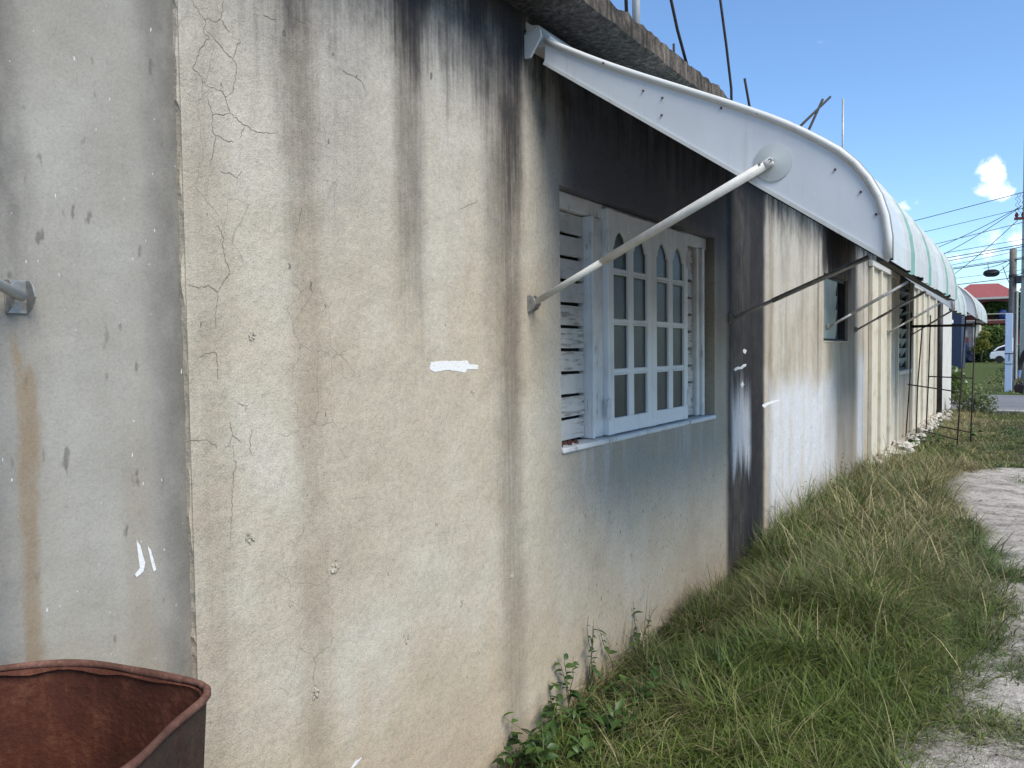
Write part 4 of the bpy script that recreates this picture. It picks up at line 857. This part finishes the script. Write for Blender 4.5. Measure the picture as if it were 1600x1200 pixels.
# ================================================================== foliage beyond
def crown(n, blobs, size, c1, c2, flowers=0.0):
    P = []; bl = np.array(blobs, float); wts = (bl[:, 3]*bl[:, 4]*bl[:, 5])**.67; k = rng.choice(len(bl), n, p=wts/wts.sum()); d = rng.normal(0, 1, (n, 3)); d /= np.linalg.norm(d, axis=1)[:, None]; r = rng.random(n)**.38
    clump = rng.normal(0, 1, (90, 3)); clump /= np.linalg.norm(clump, axis=1)[:, None]; cn = clump[rng.integers(0, 90, n)]; d = d*.45+cn*.75; d /= np.maximum(np.linalg.norm(d, axis=1)[:, None], .6)
    P = bl[k, :3]+d*r[:, None]*bl[k, 3:6]; a = rng.normal(0, 1, (n, 3)); a /= np.linalg.norm(a, axis=1)[:, None]; b = np.cross(a, rng.normal(0, 1, (n, 3))); b /= np.linalg.norm(b, axis=1)[:, None]
    s = size*rng.uniform(.6, 1.4, n)[:, None]; V = np.stack([P-a*s, P+b*s*.45, P+a*s, P-b*s*.45], 1).reshape(-1, 3); F = np.arange(4*n).reshape(n, 4)
    q = np.clip(rng.random(n)*.7+.3*(d[:, 2]*.5+.5), 0, 1)[:, None]; col = np.array(c1)*(1-q)+np.array(c2)*q
    if flowers: col = np.where((rng.random(n) < flowers)[:, None], np.array([.7, .7, .68]), col)
    return V, F, np.repeat(col, 4, axis=0)
def tree(label, name, cat, base, blobs, n, size, c1=(.045, .085, .02), c2=(.15, .21, .05), tr=.12, flowers=0.0, group=None):
    t = thing(name, label, cat, base, group); top = np.array(blobs)[:, :3].mean(0); b = Vector(base); mb = MB(); tp = Vector(top)
    mb.tube([b-Vector((0, 0, .1)), b.lerp(tp, .5)+Vector((tr*.4, 0, 0)), tp], [tr, tr*.7, tr*.25], 7)
    for q in blobs[:5]: mb.tube([b.lerp(tp, .45), Vector(q[:3])], [tr*.45, tr*.15], 5)
    mb.build('trunk', 'bark', t, smooth=True); V, F, C = crown(n, blobs, size, c1, c2, flowers); put('crown', fast_mesh('crown', V, F, 'leafy', C), t); return t
tree('white-flowered shrub at the far corner of the house', 'shrub', 'shrub', (-.05, 23.0, 0), [(-.1, 23, .55, .40, .4, .45), (.10, 22.8, .35, .28, .3, .3), (-.3, 23.3, .8, .3, .3, .3)], 3000, .045, flowers=.03, tr=.03)
tree('loose grey-green bush at the near edge of the road', 'shrub', 'shrub', (.62, 19.6, 0), [(.62, 19.6, .35, .38, .35, .35), (.85, 19.7, .25, .25, .25, .25), (.40, 19.7, .28, .25, .25, .28)], 1300, .035, (.08, .11, .045), (.19, .23, .09), tr=.02)
tree('dark green tree in front of the balcony house', 'tree', 'tree', (-2.0, 92, 0), [(-1.9, 92, 2.4, 1.5, 1.4, 1.2), (-.9, 92, 2.5, 1.0, 1.0, 1.2), (-2.9, 93, 2.6, 1.0, 1.0, .9), (-1.2, 92, 1.3, 1.3, 1, 1.1)], 3800, .20)
tree('yellow-green young tree beside the shed', 'tree', 'tree', (-1.95, 82, 0), [(-1.95, 82, 1.9, .65, .6, .5), (-1.7, 82, 2.5, .5, .5, .4), (-2.2, 82, 1.2, .6, .6, .5), (-1.6, 82, 1.5, .5, .5, .4)], 1500, .13, (.10, .12, .02), (.28, .26, .05), tr=.06)
tree('dark low bush under the yellow-green tree', 'shrub', 'shrub', (-2.0, 84, 0), [(-2.1, 84, .7, .9, .8, .8), (-1.2, 85, .8, .7, .7, .8)], 1300, .15, (.015, .035, .01), (.05, .08, .02), tr=.05)
tree('green tree crown showing under the red roof', 'tree', 'tree', (-1.6, 109.6, 0), [(-1.9, 109.5, 6.3, 1.0, .5, .6), (-1.1, 109.5, 6.3, .9, .5, .6), (-1.6, 109.6, 5.6, 1.4, .5, .7)], 1800, .18, (.035, .07, .015), (.12, .18, .04))
tree('bushy green tree to the right of the wooden pole', 'tree', 'tree', (.9, 98, 0), [(.9, 98, 5.6, 1.0, 1, 1.4), (1.5, 98, 6.2, 1.2, 1, 1.6), (.7, 98, 4.2, .9, .9, 1.0), (2.4, 98, 5, 1.5, 1, 1.8)], 2800, .2)
tree('tall hedge behind the stone blocks at the right', 'shrub', 'shrub', (2.0, 60, 0), [(2.2, 60, 1.3, 1.2, 1, 1.1), (1.5, 60, .9, .8, .8, .8), (3.4, 61, 1.6, 1.3, 1, 1.3)], 2600, .14)
tree('broad green tree closing the left end of the road view', 'tree', 'tree', (-9, 96, 0), [(-9, 96, 4, 3, 2, 2.2), (-7, 97, 3, 2, 2, 1.8), (-11, 97, 4, 2.5, 2, 2.4)], 2600, .25)
tree('roadside scrub to the right beyond the stone blocks', 'shrub', 'shrub', (6.5, 52, 0), [(6.5, 52, 1.4, 2, 1.2, 1.3), (9, 54, 1.8, 2, 1.5, 1.6)], 2000, .16)

# ---- balcony house
bh = thing('balcony_house', 'maroon two-storey house with red hipped roof and cream balcony', 'house', (-2.5, 112, 0))
MB().box(-6.6, 1.2, 110, 118, 0, 7.3).build('wall', 'maroon', bh)
rf = MB(); e = (-6.9, 1.0, 108.6, 119, 7.35); rg = ((-4.6, 113.8, 9.35), (-1.6, 113.8, 9.30))
V = [(e[0], e[2], e[4]), (e[1], e[2], e[4]), (e[1], e[3], e[4]), (e[0], e[3], e[4]), rg[0], rg[1]]; rf.add(V, [(0, 1, 5, 4), (1, 2, 5), (2, 3, 4, 5), (3, 0, 4), (0, 3, 2, 1)]); rfo = rf.build('roof', 'redroof', bh)
for k in range(6):
    t = (k+.5)/6; a = Vector(V[0]).lerp(Vector(V[4]), t); b = Vector(V[1]).lerp(Vector(V[5]), t); MB().tube([a+Vector((0, -.02, .03)), b+Vector((0, -.02, .03))], .10, 5).build('tile_row', 'redroof', rfo)
for a, b in ((0, 4), (1, 5), (4, 5)): MB().tube([Vector(V[a])+Vector((0, 0, .05)), Vector(V[b])+Vector((0, 0, .05))], .09, 5).build('ridge_tile', 'redroof', rfo)
MB().box(-6.7, .8, 108.5, 108.62, 7.1, 7.34).build('fascia', 'creamw', bh)
ap = [(-6.6, 7.09), (.7, 7.09), (.7, 6.3)]+[(-1.9+1.9*math.cos(t), 6.3+.55*math.sin(t)) for t in np.linspace(0, math.pi, 12)][0:]+[(-6.6, 6.3)]
MB().prism([p for p in ap if True], 108.7, 108.9, 'y').build('arched_beam', 'maroon', bh)
MB().box(-6.6, 1.6, 107.9, 109.9, 4.15, 4.52).build('balcony_floor', 'maroon', bh)
for x in (-6.4, -3.4, .45): MB().box(x-.13, x+.13, 108.0, 108.26, 4.52, 7.1 if x > 0 or x < -6 else 5.45).build('balcony_post', 'creamw' if x > 0 else 'maroon', bh)
for x0, x1 in ((-6.25, -3.55), (-3.25, .3)):
    rl = MB().box(x0, x1, 108.05, 108.2, 5.25, 5.36).box(x0, x1, 108.05, 108.2, 4.53, 4.62).build('railing', 'cream', bh)
    n_ = int((x1-x0)/.3)
    for k in range(n_):
        xc = x0+(k+.5)*(x1-x0)/n_; mb = MB()
        for s in (-1, 1): mb.obox((xc, 108.12, 4.935), (.07, 0, .02*s), (0, .04, 0), (.10*s, 0, .31))
        mb.build('baluster', 'cream', rl)
MB().box(.6, 1.6, 107.9, 108.2, 3.6, 6.0).build('side_wall', 'redroof', bh)
tag(MB().tube([(-.95, 109.3, 4.525), (-.95, 109.3, 5.55), (-.95, 109.3, 5.75), (-.95, 109.3, 5.85)], [.42, .42, .3, .08], 14).build('water_tank', 'bluetank', smooth=True), 'blue water tank behind the cream balcony railing', 'tank')
# ---- shed
sh = thing('shed', 'grey open shed with cream side wall and junk in front', 'shed', (-3.5, 85, 0))
MB().box(-6.5, -2.75, 85, 89, 0, 3.7).build('wall', 'greywall', sh); MB().box(-2.747, -2.25, 84.95, 89, 0, 3.5).build('side_wall', 'cream', sh); MB().box(-6.7, -2.1, 84.7, 89.2, 3.71, 3.85).build('roof', 'greywall', sh)
MB().box(-4.3, -3.1, 84.96, 84.995, .1, 2.3).build('door', 'maroon', sh); MB().box(-4.2, -3.2, 84.9, 84.955, 2.4, 3.0).build('vent_panel', 'stone', sh)
tag(MB().prism([(-4.9, .25), (-3.9, .05), (-3.2, .75), (-3.5, 1.0), (-4.1, .8), (-4.9, 1.35), (-5.2, 1.2)], 83.2, 83.9, 'y').build('scrap_sheets', 'white'), 'white scrap sheets leaning in front of the shed', 'scrap')
tag(MB().sphere((-3.1, 83.6, .8), (.65, .5, .95), 10, 7, .18).build('tarp_bundle', 'navy'), 'dark blue tarpaulin bundle in front of the shed', 'bundle')
nv = thing('navy_building', 'tall narrow navy painted wall rising behind the far awning', 'building', (-3.5, 60, 0))
MB().box(-9.5, -2.14, 60, 64, 0, 5.2).build('wall', 'navy', nv); MB().box(-9.6, -2.05, 59.9, 64.1, 5.201, 5.3).build('coping', 'navy', nv); MB().box(-7, -5, 59.95, 59.999, 2, 3.5).build('window', 'carglass', nv)
# ---- car
car = thing('parked_car', 'white parked car half hidden behind the pale blue post', 'car', (.9, 80, 0))
def carp(mb, pts, y0, y1, inset):
    n = len(pts); V = [(x, y0+inset*((z-.9)/.6 if z > .9 else 0), z) for x, z in pts]+[(x, y1-inset*((z-.9)/.6 if z > .9 else 0), z) for x, z in pts]
    return mb.add(V, [tuple(range(n))[::-1], tuple(range(n, 2*n))]+[(i, (i+1) % n, n+(i+1) % n, n+i) for i in range(n)])
carp(MB(), [(-1.15, .35), (3.0, .35), (3.05, .75), (2.9, 1.0), (2.0, 1.08), (-.55, 1.05), (-1.1, .95), (-1.2, .65)], 79.2, 80.9, .0).build('body', 'car', car, bevel=.06, seg=2)
carp(MB(), [(-.95, 1.04), (2.1, 1.06), (1.5, 1.52), (.9, 1.6), (-.1, 1.58), (-.6, 1.38)], 79.25, 80.85, .2).build('cabin', 'car', car, bevel=.05, seg=2)
for pts in ([(-.75, 1.08), (.15, 1.08), (.15, 1.47), (-.05, 1.47), (-.5, 1.32)], [(.25, 1.08), (1.15, 1.08), (1.05, 1.47), (.25, 1.48)], [(1.25, 1.08), (1.9, 1.1), (1.42, 1.45), (1.15, 1.47)]): MB().prism(pts, 79.20, 79.32, 'y').build('window', 'carglass', car)
for x in (-.45, 2.15):
    wh = MB().tube([(x, 79.12, .32), (x, 79.34, .32)], .32, 18).build('wheel', 'tyre', car); MB().tube([(x, 79.10, .32), (x, 79.13, .32)], .19, 12).build('rim', 'steel', wh)
    MB().tube([(x, 80.7, .32), (x, 80.95, .32)], .32, 18).build('wheel', 'tyre', car)
# ---- poles
def pole(label, x, y, h, r0, r1, mat, lean=0.0):
    t = thing('utility_pole', label, 'pole', (x, y, 0)); MB().tube([(x+lean*q, y, h*q-.2*(q == 0)) for q in np.linspace(0, 1, 7)], [r0+(r1-r0)*q for q in np.linspace(0, 1, 7)], 12).build('shaft', mat, t, smooth=True); return t
p1 = pole('weathered wooden utility pole behind the pale blue post', 1.15, 30.6, 4.70, .135, .105, 'polewood')
MB().tube([(1.15, 30.6, 3.75), (1.15, 30.6, 3.85)], .125, 12).build('band', 'dark', p1); MB().box(1.22, 1.40, 30.42, 30.6, 3.55, 3.80).build('terminal_box', 'dark', p1, bevel=.02)
MB().box(1.20, 1.42, 30.5, 30.56, 4.33, 4.36).build('bracket', 'dark', p1); MB().tube([(1.28, 30.5, .4), (1.28, 30.5, 3.3)], .035, 8).build('conduit', 'galv', p1); MB().tube([(1.16, 30.4, 1.3), (1.16, 30.4, 1.75)], .03, 8).build('conduit', 'white', p1)
p2 = pole('tall pale grey pole at the right picture edge', 1.50, 31.4, 8.5, .15, .11, 'galv'); MB().box(1.15, 1.9, 31.3, 31.42, 5.75, 5.83).build('crossarm', 'maroon', p2)
for x in (1.22, 1.4, 1.7): MB().tube([(x, 31.36, 5.83), (x, 31.36, 5.9), (x, 31.36, 6.0)], [.03, .06, .03], 8).build('insulator', 'maroon', p2)
bp = thing('meter_post', 'pale blue painted square post in front of the wooden pole', 'post', (1.07, 30.3, 0))
MB().box(.965, 1.175, 30.2, 30.36, -.1, 2.56).build('shaft', 'blue', bp, bevel=.01); MB().box(.958, 1.182, 30.193, 30.367, 1.22, 1.25).build('strap', 'dark', bp); MB().box(.958, 1.182, 30.193, 30.367, .88, .90).build('strap', 'dark', bp); MB().box(1.09, 1.10, 30.185, 30.199, 1.0, 1.22).build('latch', 'dark', bp)
bw = thing('stone_wall', 'low wall of rough pale stone blocks behind the poles', 'wall', (2.6, 44, 0))
for r in range(5):
    for k in range(9):
        x = 1.45+k*.62+(r % 2)*.3+random.uniform(-.03, .03); MB().box(x, x+.58, 44+random.uniform(-.04, .04), 44.35, .40*r-.02, .40*r+.385).build('block', 'stone', bw, bevel=.03)
# ---- cables
lab = 'thin dark cable strung across the sky behind the awnings'
def cable(a, b, r=.011, sag=.12, ext=True):
    (ax, az_), (bx, bz) = a, b
    if ext: sl = (bz-az_)/(bx-ax); L = 9.0; a0 = (ax-L, az_-sl*L*.55); b0 = (bx+6, bz+sl*6)
    else: a0, b0 = a, b
    pts = []
    for q in np.linspace(0, 1, 28):
        x = a0[0]+(b0[0]-a0[0])*q; z = np.interp(x, [a0[0], ax, bx, b0[0]] if ext else [ax, bx], [a0[1], az_, bz, b0[1]] if ext else [az_, bz]); pts.append((x, 31+.25*math.sin(3*q), z-sag*math.sin(math.pi*q)*.3))
    tag(MB().tube(pts, r, 5, False).build('power_line', 'wire'), lab, 'cable', 'overhead cables by the road')
for a, b, r in (((-2.01, 6.03), (1.42, 6.67), .012), ((-1.66, 5.61), (1.43, 6.14), .009), ((-1.39, 5.13), (1.43, 5.67), .010), ((-1.15, 4.80), (1.44, 5.10), .009), ((-1.12, 4.62), (1.44, 4.93), .014), ((-1.10, 4.50), (1.45, 4.86), .012), ((-.79, 4.23), (1.45, 4.45), .015), ((-.80, 4.27), (1.45, 4.50), .010), ((-.83, 4.36), (1.45, 4.75), .008), ((-.40, 3.70), (1.10, 3.82), .013), ((-.5, 3.92), (1.45, 4.08), .007)): cable(a, b, r)
for a, b in (((-1.29, 4.90), (1.37, 6.16)), ((-1.05, 4.65), (1.28, 6.09)), ((-.59, 4.0), (1.25, 5.69)), ((.3, 4.15), (1.12, 4.42)), ((.72, 4.0), (1.12, 4.40)), ((.85, 4.2), (1.05, 3.6)), ((1.2, 3.85), (1.6, 4.1))): cable(a, b, .011, .1, False)
for x in (1.22, 1.30, 1.41):
    pts = [(x+.04*math.sin(q*5+x*9), 31.1, 6.62-q*.16) for q in np.linspace(0, 5, 20)]; tag(MB().tube(pts, .007, 5, False).build('cable_tail', 'wire'), 'wavy loose cable tail hanging between wires at the right edge', 'cable', 'loose cable tails')
t = thing('cable_coil', 'black oblong coil of spare cable hanging from the wires', 'cable coil', (.53, 30.9, 3.95))
for k in range(7):
    pts = [(.53+(.17-.022*k)*math.cos(q)+.05*(-1 if math.cos(q) < 0 else 1), 30.9+.02*math.sin(k*2), 3.965+(.105-.016*k)*math.sin(q)) for q in np.linspace(0, 2*math.pi, 22)]; MB().tube(pts, .024, 6, False).build('loop', 'wire', t, smooth=True)
MB().tube([(.36, 30.9, 3.96), (.70, 30.9, 3.975)], .055, 8).build('lashing', 'wire', t, smooth=True)
MB().tube([(.45, 30.95, 4.05), (.42, 31, 4.35)], .01, 5).build('hanger', 'wire', t)
MB().tube([(.03, 21.35, 2.48), (.05, 21.36, 2.12)], .018, 8).tube([(.05, 21.36, 2.05), (.05, 21.36, 2.13)], .045, 10).build('wall_lamp', 'white', house)

# ================================================================== person at the right edge
def person(x, y, label):
    t = thing('person', label, 'person', (x, y, 0))
    J = dict(pel=(0, 0, .93), bel=(0, 0, 1.06), che=(0, 0, 1.27), nek=(0, -.01, 1.44), hed=(0, -.02, 1.50), hip1=(-.09, 0, .90), kn1=(-.11, -.03, .50), an1=(-.12, .03, .09), to1=(-.13, -.13, .035), hip2=(.09, 0, .90), kn2=(.11, .05, .50), an2=(.12, .14, .09), to2=(.13, -.02, .035),
             sh1=(-.18, 0, 1.38), el1=(-.255, .02, 1.08), wr1=(-.27, -.06, .84), ha1=(-.275, -.08, .78), sh2=(.18, 0, 1.38), el2=(.25, .02, 1.10), wr2=(.27, -.08, .88), ha2=(.27, -.10, .82))
    E_ = [('pel', 'bel'), ('bel', 'che'), ('che', 'nek'), ('nek', 'hed'), ('pel', 'hip1'), ('hip1', 'kn1'), ('kn1', 'an1'), ('an1', 'to1'), ('pel', 'hip2'), ('hip2', 'kn2'), ('kn2', 'an2'), ('an2', 'to2'), ('che', 'sh1'), ('sh1', 'el1'), ('el1', 'wr1'), ('wr1', 'ha1'), ('che', 'sh2'), ('sh2', 'el2'), ('el2', 'wr2'), ('wr2', 'ha2')]
    Rr = dict(pel=.135, bel=.12, che=.135, nek=.055, hed=.05, hip1=.095, kn1=.062, an1=.042, to1=.035, hip2=.095, kn2=.062, an2=.042, to2=.035, sh1=.065, el1=.045, wr1=.032, ha1=.03, sh2=.065, el2=.045, wr2=.032, ha2=.03)
    names = list(J); me = bpy.data.meshes.new('body'); me.from_pydata([(J[k][0]+x, J[k][1]+y, J[k][2]) for k in names], [(names.index(a), names.index(b)) for a, b in E_], [])
    o = put('body', me, t); sm = o.modifiers.new('skin', 'SKIN'); sm.use_smooth_shade = True; ss = o.modifiers.new('sub', 'SUBSURF'); ss.levels = ss.render_levels = 2
    for i, k in enumerate(names): me.skin_vertices[0].data[i].radius = (Rr[k], Rr[k]*.8 if k in ('pel', 'bel', 'che') else Rr[k]); me.skin_vertices[0].data[i].use_root = (k == 'pel')
    nb = NT('clothed_body'); Z = nb.sep(nb.pos())[2]; c = nb.mix(nb.ma('LESS_THAN', Z, .96), (.012, .012, .015, 1), (.13, .20, .38, 1)); c = nb.mix(nb.ma('LESS_THAN', Z, .08), c, (.03, .03, .03, 1)); c = nb.mix(nb.ma('GREATER_THAN', Z, 1.45), c, (.12, .065, .042, 1)); nb.out(c, .85); me.materials.append(nb.m)
    hd = MB().sphere((x, y-.03, 1.615), (.078, .095, .118), 16, 12).sphere((x, y-.125, 1.60), (.013, .02, .022), 8, 6).sphere((x-.078, y-.02, 1.61), (.012, .02, .03), 6, 5).sphere((x+.078, y-.02, 1.61), (.012, .02, .03), 6, 5).sphere((x, y-.118, 1.555), (.024, .008, .007), 8, 4).build('head', 'skin', t, smooth=True)
    MB().sphere((x, y-.012, 1.655), (.086, .10, .095), 14, 9).build('hair', 'black', t, smooth=True)
    for s in (-1, 1): MB().sphere((x+.03*s, y-.113, 1.625), (.011, .008, .007), 8, 5).build('eye', 'black', t)
    for s in (-1, 1):
        mb = MB(); hx, hy, hz = x+.272*s, y-.085, .76
        mb.sphere((hx, hy, hz+.01), (.018, .036, .042), 8, 6)
        for k, L in enumerate((.060, .072, .068, .052)):
            yy = hy-.027+.018*k; mb.tube([(hx, yy, hz-.02), (hx-.008*s, yy, hz-.02-L*.55), (hx-.022*s, yy, hz-.02-L)], [.0085, .008, .006], 6)
        mb.tube([(hx, hy-.03, hz+.015), (hx-.008*s, hy-.052, hz-.01), (hx-.014*s, hy-.052, hz-.04)], [.009, .0085, .006], 6); mb.build('hand', 'skin', t, smooth=True)
    return t
person(1.72, 20.05, 'person in black top and blue jeans at the right picture edge')
bg_ = thing('handbag', 'black handbag held low at the right picture edge', 'bag', (1.46, 20.0, .55))
MB().prism([(1.37, .48), (1.53, .46), (1.55, .62), (1.51, .66), (1.39, .66), (1.36, .60)], 19.88, 20.02, 'y').build('bag_body', 'black', bg_, bevel=.02, seg=2)
MB().tube([(1.40, 19.95, .655), (1.425, 19.955, .70), (1.45, 19.965, .725), (1.48, 19.96, .70), (1.50, 19.95, .655)], .01, 6).build('handle', 'black', bg_, smooth=True)
